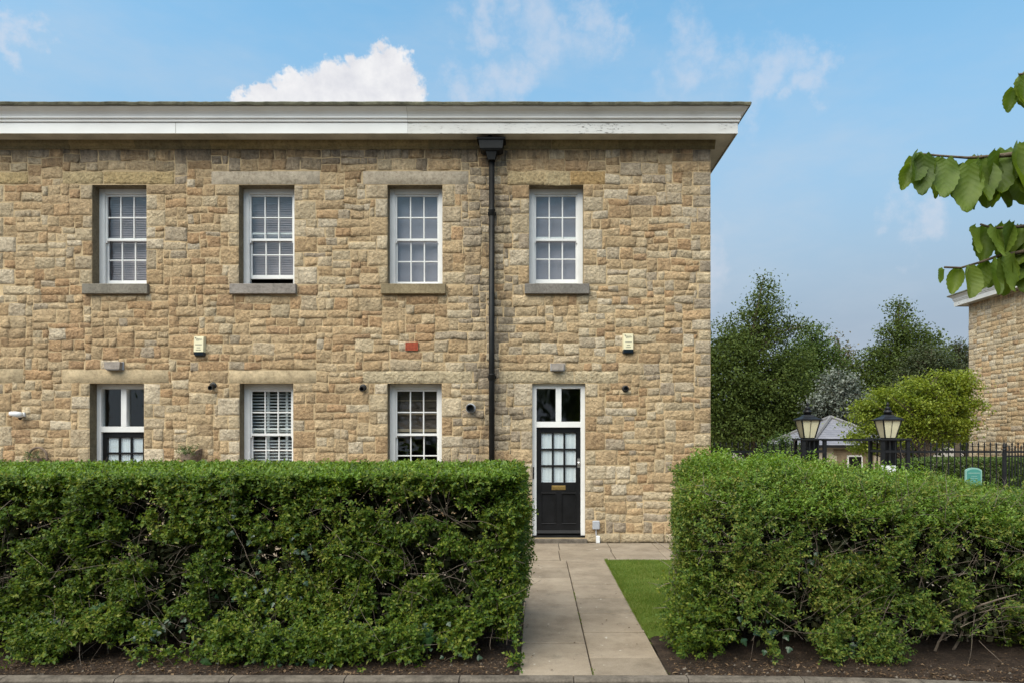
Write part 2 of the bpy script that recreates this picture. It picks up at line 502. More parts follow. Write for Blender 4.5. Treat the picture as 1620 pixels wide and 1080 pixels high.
def glass_mat(name, wav, base=1.0):
    m, t, o = newmat(name)
    p = coords(t)
    nrm = bump(t, noise(t, p, 3.0, 2), wav, 0.05)
    fc = nd(t, 'ShaderNodeLayerWeight', dict(), Blend=0.5, Normal=nrm).outputs['Facing']
    fr = mth(t, 'ADD', 0.042, mth(t, 'MULTIPLY', mth(t, 'POWER', fc, 5.0), 0.9))
    gl = nd(t, 'ShaderNodeBsdfGlossy', dict(), Color=(1, 1, 1, 1), Roughness=0.01, Normal=nrm)
    tr = nd(t, 'ShaderNodeBsdfTransparent', dict(), Color=(0.93, 0.95, 0.95, 1))
    mx = nd(t, 'ShaderNodeMixShader', dict(), i0=mth(t, 'MULTIPLY', fr, base, clamp=True), i1=tr.outputs[0], i2=gl.outputs[0])
    t.links.new(mx.outputs[0], o.inputs[0])
    return m
M['glass'] = glass_mat('window_glass', 0.22, 1.0)

def ground_mat(name, cols, sc, bs=0.8, bd=0.02, rough=0.95, sc2=40.0):
    m, t, o = newmat(name)
    p = coords(t)
    n1 = noise(t, p, sc, 6, 0.65)
    n2 = noise(t, p, sc2, 5, 0.7)
    f = mth(t, 'ADD', mth(t, 'MULTIPLY', n1, 0.55), mth(t, 'MULTIPLY', n2, 0.45))
    c = ramp(t, f, [(0.3+0.4*i/(len(cols)-1), x) for i, x in enumerate(cols)])
    b = nd(t, 'ShaderNodeBsdfPrincipled', dict(), Base_Color=c, Roughness=rough)
    b.inputs['Specular IOR Level'].default_value = 0.15
    t.links.new(bump(t, n2, bs, bd), b.inputs['Normal'])
    t.links.new(b.outputs[0], o.inputs[0])
    return m
M['gravel_bounce'] = ground_mat('bounce_gravel', [(0.16, 0.135, 0.105), (0.25, 0.21, 0.165), (0.34, 0.29, 0.23)], 3.0, 0.6, 0.02, sc2=80)  # unseen ground, made tan so its bounce warms and brightens the soffit
M['grass'] = ground_mat('turf', [(0.045, 0.06, 0.012), (0.085, 0.13, 0.02), (0.13, 0.17, 0.035)], 2.0)
M['soil'] = ground_mat('leafy_soil', [(0.020, 0.014, 0.011), (0.050, 0.035, 0.026), (0.13, 0.09, 0.065)], 6.0, 1.0, 0.04, sc2=55)
M['road'] = ground_mat('gritty_road', [(0.045, 0.035, 0.028), (0.095, 0.072, 0.056), (0.19, 0.145, 0.11)], 4.0, 0.9, 0.02, sc2=90)

def slab_mat():
    m, t, o = newmat('concrete_slab')
    p = coords(t)
    oi = nd(t, 'ShaderNodeObjectInfo').outputs['Random']
    n1 = noise(t, p, 1.7, 5, 0.6)
    n2 = noise(t, p, 110.0, 4, 0.7)
    n3 = noise(t, p, 9.0, 5, 0.65)
    f = mth(t, 'ADD', mth(t, 'ADD', mth(t, 'MULTIPLY', n1, 0.5), mth(t, 'MULTIPLY', n2, 0.30)), mth(t, 'MULTIPLY', n3, 0.2))
    c = ramp(t, f, [(0.32, (0.14, 0.108, 0.078)), (0.5, (0.255, 0.205, 0.152)), (0.7, (0.36, 0.30, 0.23))])
    c = mixc(t, 0.40, c, ramp(t, oi, [(0.0, 0.72), (1.0, 1.2)]), 'MULTIPLY')
    st_ = noise(t, p, 2.6, 6, 0.7)
    c = mixc(t, mth(t, 'MULTIPLY', smooth(t, st_, 0.54, 0.70), 0.40), c, (0.10, 0.085, 0.065))
    sp = noise(t, p, 13.0, 3, 0.5)
    c = mixc(t, mth(t, 'MULTIPLY', smooth(t, sp, 0.70, 0.74), 0.6), c, (0.55, 0.52, 0.46))
    b = nd(t, 'ShaderNodeBsdfPrincipled', dict(), Base_Color=c, Roughness=0.9)
    b.inputs['Specular IOR Level'].default_value = 0.2
    t.links.new(bump(t, n2, 0.5, 0.006), b.inputs['Normal'])
    t.links.new(b.outputs[0], o.inputs[0])
    return m
M['slab'] = slab_mat()
M['kerb'] = simple('kerb_stone', (0.125, 0.105, 0.085), 0.95, 0.35, 7, 0.6, 50, 0.01, spec=0.15)

M['leaf_hedge'] = leaf_mat('hedge_leaf', [(0.022, 0.046, 0.007), (0.048, 0.095, 0.011), (0.085, 0.145, 0.014), (0.165, 0.205, 0.022), (0.29, 0.28, 0.06)], 0.36, 0.5, 0.28)
M['leaf_hedge2'] = leaf_mat('loose_hedge_leaf', [(0.026, 0.055, 0.010), (0.055, 0.11, 0.016), (0.105, 0.165, 0.022), (0.19, 0.215, 0.035), (0.28, 0.24, 0.06)], 0.36, 0.5, 0.28)
M['leaf_shoot'] = leaf_mat('fresh_shoot_leaf', [(0.09, 0.17, 0.018), (0.15, 0.25, 0.03), (0.24, 0.33, 0.05)], 0.4, 0.45, 0.35)
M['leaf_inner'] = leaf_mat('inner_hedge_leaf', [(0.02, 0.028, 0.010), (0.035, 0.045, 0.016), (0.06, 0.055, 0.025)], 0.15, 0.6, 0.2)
M['leaf_ivy'] = leaf_mat('ivy_leaf', [(0.012, 0.030, 0.014), (0.022, 0.055, 0.022), (0.06, 0.095, 0.055)], 0.15, 0.35, 0.5)
M['leaf_syc'] = leaf_mat('maple_seedling_leaf', [(0.03, 0.085, 0.02), (0.055, 0.13, 0.03)], 0.35, 0.5, 0.35)
M['leaf_dark'] = leaf_mat('dark_tree_leaf', [(0.046, 0.066, 0.018), (0.078, 0.110, 0.026), (0.13, 0.165, 0.038)], 0.3, 0.6, 0.15)
M['leaf_mid'] = leaf_mat('green_tree_leaf', [(0.04, 0.075, 0.014), (0.075, 0.12, 0.022), (0.12, 0.165, 0.032)], 0.3, 0.5, 0.35)
M['leaf_silver'] = leaf_mat('silver_tree_leaf', [(0.05, 0.065, 0.045), (0.13, 0.15, 0.12), (0.30, 0.31, 0.28)], 0.15, 0.6, 0.3)
M['leaf_lime'] = leaf_mat('yellow_green_tree_leaf', [(0.10, 0.145, 0.014), (0.18, 0.235, 0.024), (0.31, 0.34, 0.045)], 0.4, 0.5, 0.35)
M['leaf_olive'] = leaf_mat('olive_tree_leaf', [(0.03, 0.045, 0.016), (0.055, 0.07, 0.026), (0.09, 0.10, 0.04)], 0.25, 0.55, 0.3)
M['leaf_brown'] = leaf_mat('pale_brown_tree_leaf', [(0.08, 0.08, 0.045), (0.15, 0.13, 0.075), (0.24, 0.21, 0.13)], 0.25, 0.6, 0.3)
M['grass_blade'] = leaf_mat('grass_blade', [(0.05, 0.095, 0.010), (0.095, 0.16, 0.014), (0.16, 0.215, 0.03), (0.32, 0.30, 0.12)], 0.35, 0.5, 0.3)
M['litter'] = leaf_mat('dry_leaf_litter', [(0.03, 0.018, 0.012), (0.07, 0.042, 0.025), (0.15, 0.095, 0.055), (0.28, 0.20, 0.12)], 0.1, 0.8, 0.2)
M['basket_leaf'] = leaf_mat('trailing_plant_leaf', [(0.05, 0.09, 0.03), (0.12, 0.16, 0.06), (0.28, 0.28, 0.13)], 0.3, 0.5, 0.3)

def branch_leaf_mat():
    m, t, o = newmat('broad_serrated_leaf')
    uv = nd(t, 'ShaderNodeAttribute', dict(attribute_name='Col')).outputs['Color']
    s = nd(t, 'ShaderNodeSeparateColor', dict(), Color=uv)
    a, b_ = s.outputs[0], s.outputs[1]          # across (0 midrib .. 1 edge) and along
    oi = nd(t, 'ShaderNodeObjectInfo').outputs['Random']
    v = mth(t, 'FRACT', mth(t, 'SUBTRACT', mth(t, 'MULTIPLY', b_, 8.0), mth(t, 'MULTIPLY', a, 2.0)))
    vein = mth(t, 'ABSOLUTE', mth(t, 'SUBTRACT', v, 0.5))
    n = noise(t, coords(t), 30.0, 4)
    f = mth(t, 'ADD', mth(t, 'MULTIPLY', n, 0.5), mth(t, 'MULTIPLY', oi, 0.5))
    c = ramp(t, f, [(0.15, (0.06, 0.105, 0.014)), (0.5, (0.115, 0.18, 0.022)), (0.9, (0.20, 0.265, 0.04))])
    c = mixc(t, mth(t, 'MULTIPLY', smooth(t, vein, 0.08, 0.0), 0.3), c, (0.18, 0.24, 0.06))
    bs = nd(t, 'ShaderNodeBsdfPrincipled', dict(), Base_Color=c, Roughness=0.5)
    bs.inputs['Specular IOR Level'].default_value = 0.35
    t.links.new(bump(t, smooth(t, vein, 0.0, 0.45), 0.15, 0.003), bs.inputs['Normal'])
    tr = nd(t, 'ShaderNodeBsdfTranslucent', dict(), Color=mixc(t, 1.0, c, (1.4, 1.35, 0.5), 'MULTIPLY'))
    mx = nd(t, 'ShaderNodeMixShader', dict(), i0=0.48, i1=bs.outputs[0], i2=tr.outputs[0])
    t.links.new(mx.outputs[0], o.inputs[0])
    return m
M['leaf_branch'] = branch_leaf_mat()

# ================================================================== SETTING: ground, road, path
def terrain(x, y):
    return -0.14 + 0.11 * np.clip((y - 10.7) / 1.0, 0, 1) - 0.95 * np.clip((y - 18.0) / 9.0, 0, 1)
def sheet(name, xs, ys, zf, mat, kind='structure'):
    X, Y = np.meshgrid(xs, ys)
    V = np.stack([X.ravel(), Y.ravel(), zf(X.ravel(), Y.ravel())], 1)
    nx, ny = len(xs), len(ys)
    i = (np.arange(ny-1)[:, None]*nx + np.arange(nx-1)[None, :]).ravel()
    Fc = np.stack([i, i+1, i+1+nx, i+nx], 1)
    return tag(mesh(name, V, Fc, mat, smoothed=True), kind=kind)

def kerb_y(x):      # back edge of the kerb, which swings towards the road on the right
    return 5.53 - 0.026*np.clip(x-1.2, 0, 9)**2
sheet('ground', np.concatenate([[-900, -300, -100, -40], np.linspace(-20, 40, 41), [100, 300, 900]]),
      np.concatenate([np.linspace(5.6, 40, 40), [60, 100, 300, 1500]]), terrain, M['gravel_bounce'])
# road: a sheet up to the kerb
xs = np.concatenate([[-200, -60, -20], np.linspace(-12, 12, 49), [20, 60, 200]])
V, Fc = [], []
for i, x in enumerate(xs):
    V += [(x, -150, -0.075), (x, 0, -0.075), (x, kerb_y(x) - 0.04, -0.062)]
for i in range(len(xs)-1):
    for k in range(2):
        Fc.append((3*i+k, 3*i+3+k, 3*i+4+k, 3*i+1+k))
tag(mesh('road', V, Fc, M['road']), kind='structure')
# soil bed between kerb and lawn, uneven
def soil_z(x, y):
    return 0.0 + 0.05*(fbm(x*2.3, y*2.3, 0, 5) - 0.5) + 0.02*(fbm(x*11, y*11, 0, 6)-0.5) + 0.06*np.clip((y-6.0)/1.5, 0, 1) - 0.11*np.clip((y-6.5)/.3, 0, 1)*((x > 1) & (x < 1.9))
for (xa, xb, yb) in ((-11.5, -0.150, 8.0), (1.071, 11.5, 8.0)):
    nx = 150
    xs = np.linspace(xa, xb, nx)
    V = []
    ts = np.linspace(0, 1, 40)
    for t_ in ts:
        y = (kerb_y(xs)+0.002)*(1-t_) + yb*t_
        z = soil_z(xs, y)
        z = np.where(t_ < 0.02, -0.004, z)
        V.append(np.stack([xs, y, z], 1))
    V = np.concatenate(V)
    i = (np.arange(39)[:, None]*nx + np.arange(nx-1)[None, :]).ravel()
    tag(mesh('soil_bed', V, np.stack([i, i+1, i+1+nx, i+nx], 1), M['soil'], smoothed=True), kind='structure')
# kerb of separate stones along the road
kerb = empty('kerb', (0, 5.5, -0.06))
tag(kerb, kind='structure')
x = -11.6
while x < 10:
    L = 0.915
    a, b = x, x+L-0.008
    mb = MB()
    v = []
    for xx in (a, b):
        yb = float(kerb_y(xx))
        dz = 0.004*math.sin(7*x)
        v += [(xx, yb-0.10, -0.2), (xx, yb-0.10, -0.012+dz), (xx, yb-0.085, 0.004+dz), (xx, yb-0.002, 0.006+dz), (xx, yb-0.002, -0.2)]
    mb.add(v, [(0,5,6,1),(1,6,7,2),(2,7,8,3),(3,8,9,4),(4,3,2,1,0),(5,6,7,8,9)])
    mb.build('kerb_stone', M['kerb'], kerb)
    x += L

# path of concrete slabs
PX0, PXM, PX1 = -0.15, 0.455, 1.07
pathy0, strip0 = 5.535, 10.63
path = tag(mesh('path', [(PX0+.01, pathy0, -0.02), (PX1-.01, pathy0, -0.02), (PX1-.01, strip0, -0.02), (PX0+.01, strip0, -0.02),
                         (-11, strip0, -0.02), (4.0, strip0, -0.02), (4.0, D, -0.02), (-11, D, -0.02)], [(0, 1, 2, 3), (4, 5, 6, 7)], M['soil']), kind='structure')
def slab(x0, x1, y0, y1):
    dz = random.uniform(-0.003, 0.003)
    tl = random.uniform(-0.002, 0.002)
    mb = MB().box(x0+.005, x1-.005, y0+.009, y1-.009, -0.05, 0.006+dz, 0.006)
    mb.v = [(p[0], p[1], p[2]+tl*(p[0]-x0)/(x1-x0)) for p in mb.v]
    mb.build('paving_slab', M['slab'], path)
def depth_of(py): return H*F/(py-CY)
left = [5.535, 6.40, depth_of(957), depth_of(934), 9.35, depth_of(897), strip0]
right = [5.535, depth_of(1039.5), depth_of(1000), 7.45, depth_of(945.6), 8.9, depth_of(907), strip0]
for ys, a, b in ((left, PX0, PXM), (right, PXM, PX1)):
    for i in range(len(ys)-1): slab(a, b, ys[i], ys[i+1])
cuts = [-9.4, -8.5, -7.6, -6.7, -5.8, -4.9, -4.0, -3.1, -2.2, -1.3, -0.55, 0.36, 1.24, 2.05, 2.9, 3.7]
for i in range(len(cuts)-1):
    o = 0.12*(i % 2)
    slab(cuts[i], cuts[i+1], strip0+0.004, 11.52+o)
    slab(cuts[i]+0.02, cuts[i+1]+0.02, 11.52+o, D-0.05)

# ================================================================== STONE WALLS
TAN = ['#b8935f', '#bd9a69', '#c4a576', '#b58a55', '#c8ad82', '#ad8450', '#bfa174', '#c9b189', '#b39468']
PALE = ['#d3c4a6', '#cdbb98', '#d8ccb4', '#c9b896', '#c2b193']
OCHRE = ['#ad7a3e', '#a8763f', '#b5844a', '#9d6f3c']
GREY = ['#9e9484', '#a89d8a', '#8f867a', '#b0a48e']
SOOT = ['#6d6458', '#7b7060', '#5f584e', '#85775f']
KST = 0.93
MEAN = np.array(srgb('#ccb598', KST))
def pick(lst): return (np.array(srgb(random.choice(lst), KST))*0.50 + MEAN*0.50) * random.uniform(0.88, 1.12)

def wall_colour(x, z):
    r = random.random()
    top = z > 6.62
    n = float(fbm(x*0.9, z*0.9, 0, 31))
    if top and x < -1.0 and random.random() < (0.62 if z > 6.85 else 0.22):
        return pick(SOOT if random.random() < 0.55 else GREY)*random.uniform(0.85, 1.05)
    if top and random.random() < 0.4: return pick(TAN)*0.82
    if abs(x + 0.85) < 0.55:                       # pale and soot-streaked beside the downpipe
        return pick(GREY if r < 0.35 else (PALE if r < 0.65 else (SOOT if r < 0.72 else TAN)))*0.95
    if x > -1.6:
        return pick(PALE if r < 0.30 else (GREY if r < 0.40 else (OCHRE if r < 0.48 else TAN)))
    if z < 2.9 and x < -2: return pick(PALE if r < 0.22 else (OCHRE if r < 0.30 else TAN))
    return pick(PALE if r < 0.15 + 0.2*(n-0.5) else (OCHRE if r < 0.30 else (GREY if r < 0.34 else TAN)))

class Stones:
    """stones on one wall face: frame origin + a*U + z*up + depth*N"""
    def __init__(s, org, U, N):
        s.o, s.U, s.N = np.array(org, float), np.array(U, float), np.array(N, float)
    def geo(s, a0, a1, z0, z1, proud=0.012, rough=0.022, gap=0.006, cell=0.046, wob=0.017, seed=0, tight=(0, 0, 0, 0), crn=0.012, cj=0.011):
        """front of one stone as a grid whose rim sinks into the mortar"""
        a0 += gap*(1-tight[0]); a1 -= gap*(1-tight[1]); z0 += gap*(1-tight[2]); z1 -= gap*(1-tight[3])
        w, h = a1-a0, z1-z0
        e = min(0.009, w*0.2, h*0.2)
        nx, nz = max(1, int(round((w-2*e)/cell))), max(1, int(round((h-2*e)/cell)))
        us = np.concatenate([[0], np.linspace(e, w-e, nx+1), [w]])
        vs = np.concatenate([[0], np.linspace(e, h-e, nz+1), [h]])
        A, Z = np.meshgrid(a0+us, z0+vs)
        nu, nv = len(us), len(vs)
        u_, v_ = (A-a0)/w, (Z-z0)/h          # corners out of square
        jx = [random.uniform(-cj, cj) for _ in range(8)]
        bl = lambda q: q[0]*(1-u_)*(1-v_)+q[1]*u_*(1-v_)+q[2]*u_*v_+q[3]*(1-u_)*v_
        A, Z = A+bl(jx[:4]), Z+bl(jx[4:])
        I, J = np.meshgrid(np.arange(nu), np.arange(nv))
        ring = np.minimum.reduce([I, J, nu-1-I, nv-1-J])
        corner = ((I == 0) | (I == nu-1)) & ((J == 0) | (J == nv-1))
        if crn:
            A = A + np.where(corner, np.where(I == 0, crn, -crn), 0)
            Z = Z + np.where(corner, np.where(J == 0, crn, -crn), 0)
        wa = (vn(A*5.0, Z*5.0, 0, 3)-0.5)*2*wob + (vn(A*16, Z*16, seed, 8)-0.5)*wob*0.9
        wz = (vn(A*4.0, Z*4.0, 0, 4)-0.5)*2*wob + (vn(A*16, Z*16, seed, 9)-0.5)*wob*0.9
        rgh = (fbm(A*9, Z*9, seed*1.7, 11, 3)-0.5)*2*rough
        tiltA, tiltZ = random.uniform(-1, 1)*rough*0.5, random.uniform(-1, 1)*rough*0.5
        ta, tz = (A-(a0+a1)/2)/w*2, (Z-(z0+z1)/2)/h*2
        dep = proud + rgh + tiltA*ta + tiltZ*tz + rough*0.35*(1-np.maximum(np.abs(ta), np.abs(tz))**3)
        dep = np.maximum(dep, 0.008)
        dep = np.where(ring == 0, 0.001, np.where(ring == 1, dep*0.85, dep))
        A, Z = A+wa, Z+wz
        V = s.o + A.ravel()[:, None]*s.U + Z.ravel()[:, None]*np.array([0, 0, 1.0]) + dep.ravel()[:, None]*s.N
        i = (np.arange(nv-1)[:, None]*nu + np.arange(nu-1)[None, :]).ravel()
        return V, np.stack([i, i+1, i+1+nu, i+nu], 1)

def pack(a0, a1, z0, z1, reserved, cell=0.03, wmean=0.255, hs=(4, 4, 5, 5, 6, 6, 7, 7, 8), seed=1):
    r = random.Random(seed)
    nx, nz = int(round((a1-a0)/cell)), int(round((z1-z0)/cell))
    occ = np.zeros((nz, nx), bool)
    top = np.zeros((nz, nx), int)
    for (p, q, u, v) in reserved:
        occ[max(0, int(round((u-z0)/cell))):max(0, int(round((v-z0)/cell))), max(0, int(round((p-a0)/cell))):max(0, int(round((q-a0)/cell)))] = True
    res = []
    for iz in range(nz):
        ix = 0
        while ix < nx:
            if occ[iz, ix]:
                ix += 1
                continue
            run = 1
            while ix+run < nx and not occ[iz, ix+run] and run < 40: run += 1
            w = int(round(r.lognormvariate(math.log(wmean/cell), 0.48)))
            w = max(4, min(20, w))
            if run <= w+3:
                w = run if run <= 20 else run//2
            hl = top[iz, ix-1]-iz if ix > 0 and top[iz, ix-1] else 0
            h = hl if 3 <= hl <= 9 and r.random() < 0.66 else r.choice(hs)
            if w < 6: h = min(h, 7)
            if w > 13: h = max(h, 5)
            hm = 0
            while iz+hm < nz and hm < 13 and not occ[iz+hm, ix:ix+w].any(): hm += 1
            if h > hm or (hm - h < 3 and hm < 13): h = hm
            occ[iz:iz+h, ix:ix+w] = True
            top[iz:iz+h, ix:ix+w] = iz+h
            res.append((a0+ix*cell, a0+(ix+w)*cell, z0+iz*cell, z0+(iz+h)*cell))
            ix += w
    return res

def joined(name, parts, cols, mat, parent, kind='stuff'):
    V = np.concatenate([p[0] for p in parts])
    off = np.cumsum([0]+[len(p[0]) for p in parts[:-1]])
    Fc = np.concatenate([p[1]+o for p, o in zip(parts, off)])
    C = np.concatenate([np.repeat(c[None, :], len(p[0]), 0) for p, c in zip(parts, cols)])
    o = mesh(name, V, Fc, mat, parent, True, col=C)
    o['kind'] = kind
    return o

# ------------------------------------------------------------------ the terrace
LX0, LX1 = -11.1, 3.146                   # extent of the front wall
WTOP = 7.13
terrace = empty('stone_terrace', ((LX0+LX1)/2, D, 0))
tag(terrace, 'two-storey honey stone terrace with white cornice, sash windows and black doors', 'house')
xw = lambda px: (px-CX)*D/F
zw = lambda py: H+(CY-py)*D/F
UP0, UP1 = zw(450), zw(293)               # upper windows
LO1 = zw(606)                             # head of the lower openings
LO0 = LO1 - (UP1-UP0)
DO0 = zw(850)
ups = [(xw(146), xw(232)), (xw(378), xw(466)), (xw(613), xw(700)), (xw(837), xw(923))]
los = [(xw(142), xw(228)), (xw(379), xw(464)), (xw(613), xw(699)), (xw(842), xw(926))]
left_win = (-10.85, -9.88)                # off the frame, its lintel ends in view
openings = [(a, b, UP0, UP1) for a, b in ups] + [(los[0][0], los[0][1], DO0, LO1), (los[1][0], los[1][1], LO0, LO1),
            (los[2][0], los[2][1], LO0, LO1), (los[3][0], los[3][1], DO0, LO1), (*left_win, UP0, UP1), (*left_win, LO0, LO1)]

# mortar sheet with the openings cut out, and the reveals inside them
xc = sorted({LX0, LX1} | {v for o in openings for v in o[:2]})
zc = sorted({-0.1, WTOP+0.2} | {v for o in openings for v in o[2:]})
mb = MB()
for i in range(len(xc)-1):
    for j in range(len(zc)-1):
        mx_, mz_ = (xc[i]+xc[i+1])/2, (zc[j]+zc[j+1])/2
        if any(a < mx_ < b and c < mz_ < d for a, b, c, d in openings): continue
        mb.add([(xc[i], D-.004, zc[j]), (xc[i+1], D-.004, zc[j]), (xc[i+1], D-.004, zc[j+1]), (xc[i], D-.004, zc[j+1])], [(0, 1, 2, 3)])
wall = mb.build('wall', M['mortar'], terrace)
RV = 0.30
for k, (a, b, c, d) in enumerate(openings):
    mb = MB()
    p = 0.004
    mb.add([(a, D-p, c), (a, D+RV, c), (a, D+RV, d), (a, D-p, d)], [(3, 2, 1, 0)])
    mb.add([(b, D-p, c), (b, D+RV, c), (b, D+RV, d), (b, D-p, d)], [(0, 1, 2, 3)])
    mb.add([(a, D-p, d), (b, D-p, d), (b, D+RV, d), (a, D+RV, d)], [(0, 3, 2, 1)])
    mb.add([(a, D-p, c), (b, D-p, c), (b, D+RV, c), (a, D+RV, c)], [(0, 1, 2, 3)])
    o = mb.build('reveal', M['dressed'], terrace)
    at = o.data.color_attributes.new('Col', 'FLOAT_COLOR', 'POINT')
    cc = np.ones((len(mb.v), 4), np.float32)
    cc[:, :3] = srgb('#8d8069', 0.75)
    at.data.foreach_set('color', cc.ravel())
# side, back
mb = MB()
mb.add([(LX1-.01, D+0.02, -1.2), (LX1-.01, D+9, -1.2), (LX1-.01, D+9, WTOP+.2), (LX1-.01, D+0.02, WTOP+.2)], [(0, 1, 2, 3)])
mb.add([(LX0, D, -1.2), (LX0, D+9, -1.2), (LX0, D+9, WTOP+.2), (LX0, D, WTOP+.2)], [(3, 2, 1, 0)])
mb.add([(LX0, D+9, -1.2), (LX1, D+9, -1.2), (LX1, D+9, WTOP+.2), (LX0, D+9, WTOP+.2)], [(3, 2, 1, 0)])
mb.build('side_wall', M['sidestone'], terrace)

S = Stones((0, D, 0), (1, 0, 0), (0, -1, 0))
reserved = [o for o in openings]
special = []            # (name, rect, kwargs, colour)
def sp(name, rect, colour, **kw):
    special.append((name, rect, colour, kw))
    reserved.append(rect)
c_lint = np.array(srgb('#b9ab97', KST)); c_lint_w = np.array(srgb('#beaa8a', KST)); c_rough = np.array(srgb('#cbb999', KST))
smooth_kw = dict(proud=0.012, rough=0.0015, wob=0.0015, cell=0.3, gap=0.004, crn=0.002, cj=0.001)
rough_kw = dict(proud=0.014, rough=0.016, wob=0.006, gap=0.004, cj=0.004)
def lint(px0, px1, py0, py1, colour, kw): sp('lintel', (xw(px0), xw(px1), zw(py1), zw(py0)), colour, **kw)
lint(334, 507, 271, 293, c_lint*1.0, smooth_kw)
lint(574, 742, 271, 293, c_lint*0.97, smooth_kw)
lint(98, 268, 584, 606, c_lint_w*0.98, smooth_kw)
lint(362, 501, 585, 606, c_lint_w*1.0, smooth_kw)
lint(-150, 38, 582, 606, c_lint_w*0.95, smooth_kw)
lint(573, 747, 586, 606, c_rough, rough_kw)
lint(789, 908, 586, 606, c_rough*0.97, rough_kw)
lint(908, 978, 586, 606, c_rough*1.03, rough_kw)
lint(802, 861, 271, 293, np.array(srgb('#c8b189', KST)), rough_kw)
lint(861, 902, 271, 294, np.array(srgb('#cbb68f', KST)), rough_kw)
lint(902, 958, 271, 293, np.array(srgb('#c3a272', KST)), rough_kw)
lint(99, 164, 272, 292, np.array(srgb('#cbb58c', KST)), rough_kw)
lint(164, 277, 272, 292, np.array(srgb('#c9b083', KST)), rough_kw)
lint(-160, 45, 272, 292, np.array(srgb('#c9b083', KST)), rough_kw)
# sills
sills = []
for (px0, px1, c_) in ((134, 237, '#8f887c'), (366, 470, '#a39a92'), (604, 706, '#9d8d70'), (830, 932, '#8d8780'), (-120, 3, '#9d9488')):
    reserved.append((xw(px0), xw(px1), UP0-0.2, UP0))
    sills.append((xw(px0), xw(px1), c_))
# jamb stones either side of every opening
for (a, b, c, d) in openings:
    for side in (-1, 1):
        z = max(c, 0.17)
        k = 0
        while z < d-0.02:
            h = random.uniform(0.20, 0.37)
            if d-(z+h) < 0.16: h = d-z
            if h > 0.42: h /= 2
            w = random.uniform(0.30, 0.42) if (k+(side > 0)) % 2 else random.uniform(0.15, 0.24)
            rect = (a-w, a, z, z+h) if side < 0 else (b, b+w, z, z+h)
            pale = random.random()
            colr = pick(PALE if pale < 0.55 else (TAN if pale < 0.9 else GREY))*0.98
            sp('jamb_stone', rect, colr, proud=0.014, rough=0.012, wob=0.004, tight=(0, 1, 0, 0) if side < 0 else (1, 0, 0, 0), crn=0.006, cj=0.003)
            z += h
            k += 1
# corner quoins
z, k = 0.17, 0
while z < WTOP-0.01:
    h = random.choice((0.18, 0.2, 0.22, 0.24, 0.27))
    if WTOP-(z+h) < 0.14: h = WTOP-z
    w = random.uniform(0.26, 0.36) if k % 2 else random.uniform(0.17, 0.25)
    sp('quoin', (LX1-w, LX1, z, z+h), pick(GREY if random.random() < 0.5 else (PALE if random.random() < 0.4 else TAN)), proud=0.014, rough=0.010, wob=0.004, tight=(0, 1, 0, 0), crn=0.005, cj=0.003)
    z += h
    k += 1
# plinth course
x = LX0
while x < LX1-0.05:
    w = random.uniform(0.5, 0.95)
    if LX1-(x+w) < 0.3: w = LX1-x
    for a, b, c, d in openings:          # stop at a doorway and start again beyond it
        if c < 0.16 and x < b and x+w > a:
            if a-x > 0.12: w = a-x
            else: x, w = b, w
    r_ = (x, min(x+w, LX1), 0.0, 0.17)
    sp('plinth_stone', r_, pick(PALE)*0.85, proud=0.045, rough=0.014, wob=0.004)
    x += w
reserved.append((LX0, LX1, 0.0, 0.17))

def inview(a0, a1, z0, z1):
    px, py = CX+(a0+a1)/2*F/D, CY-((z0+z1)/2-H)*F/D
    if not (-8 < px < 1130 and py > 200): return False
    return py < 740 or px > 842 and py < 860
for name, rect, colour, kw in special:
    if not (rect[1] > xw(-30)): continue
    if name in ('jamb_stone',) and not inview(*rect): 
        continue
    V, Fc = S.geo(*rect, seed=random.randint(0, 999), **kw)
    if name == 'quoin':          # the corner stone returns round the side
        pass
    m_ = M['dressed'] if kw is smooth_kw or kw.get('rough') == 0.0015 else M['stone']
    mesh(name, V, Fc, m_, wall, True, col=colour[None, :])
rest, rcol = [], []
for name, rect, colour, kw in special:      # the hidden ones still fill the wall
    if name == 'jamb_stone' and not inview(*rect):
        rest.append(S.geo(*rect, seed=1, **kw)); rcol.append(colour)
rects = pack(LX0, LX1, 0.17, WTOP, reserved, seed=5)
vis = sorted([r for r in rects if inview(*r)], key=lambda r: -(r[1]-r[0])*(r[3]-r[2]))
big = set(vis[:296])
cg = np.array(srgb('#8f8064', KST))
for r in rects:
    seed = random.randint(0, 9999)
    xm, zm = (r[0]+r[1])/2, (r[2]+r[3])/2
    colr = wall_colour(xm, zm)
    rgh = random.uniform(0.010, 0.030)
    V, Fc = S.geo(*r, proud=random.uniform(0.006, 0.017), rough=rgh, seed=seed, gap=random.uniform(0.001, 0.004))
    if r in big:
        mesh('stone', V, Fc, M['stone'], wall, True, col=colr[None, :])
    else:
        rest.append((V, Fc)); rcol.append(colr)
joined('small_stones', rest, rcol, M['stone'], wall)

# sills, each a projecting slab
for (a, b, c_) in sills:
    if b < xw(10): continue
    V0 = MB().box(a, b, D-0.085, D+0.10, UP0-0.185, UP0-0.004, 0.008)
    o = V0.build('window_sill', M['dressed'], terrace)
    at = o.data.color_attributes.new('Col', 'FLOAT_COLOR', 'POINT')
    cc = np.ones((len(V0.v), 4), np.float32); cc[:, :3] = srgb(c_, 0.8)
    at.data.foreach_set('color', cc.ravel())

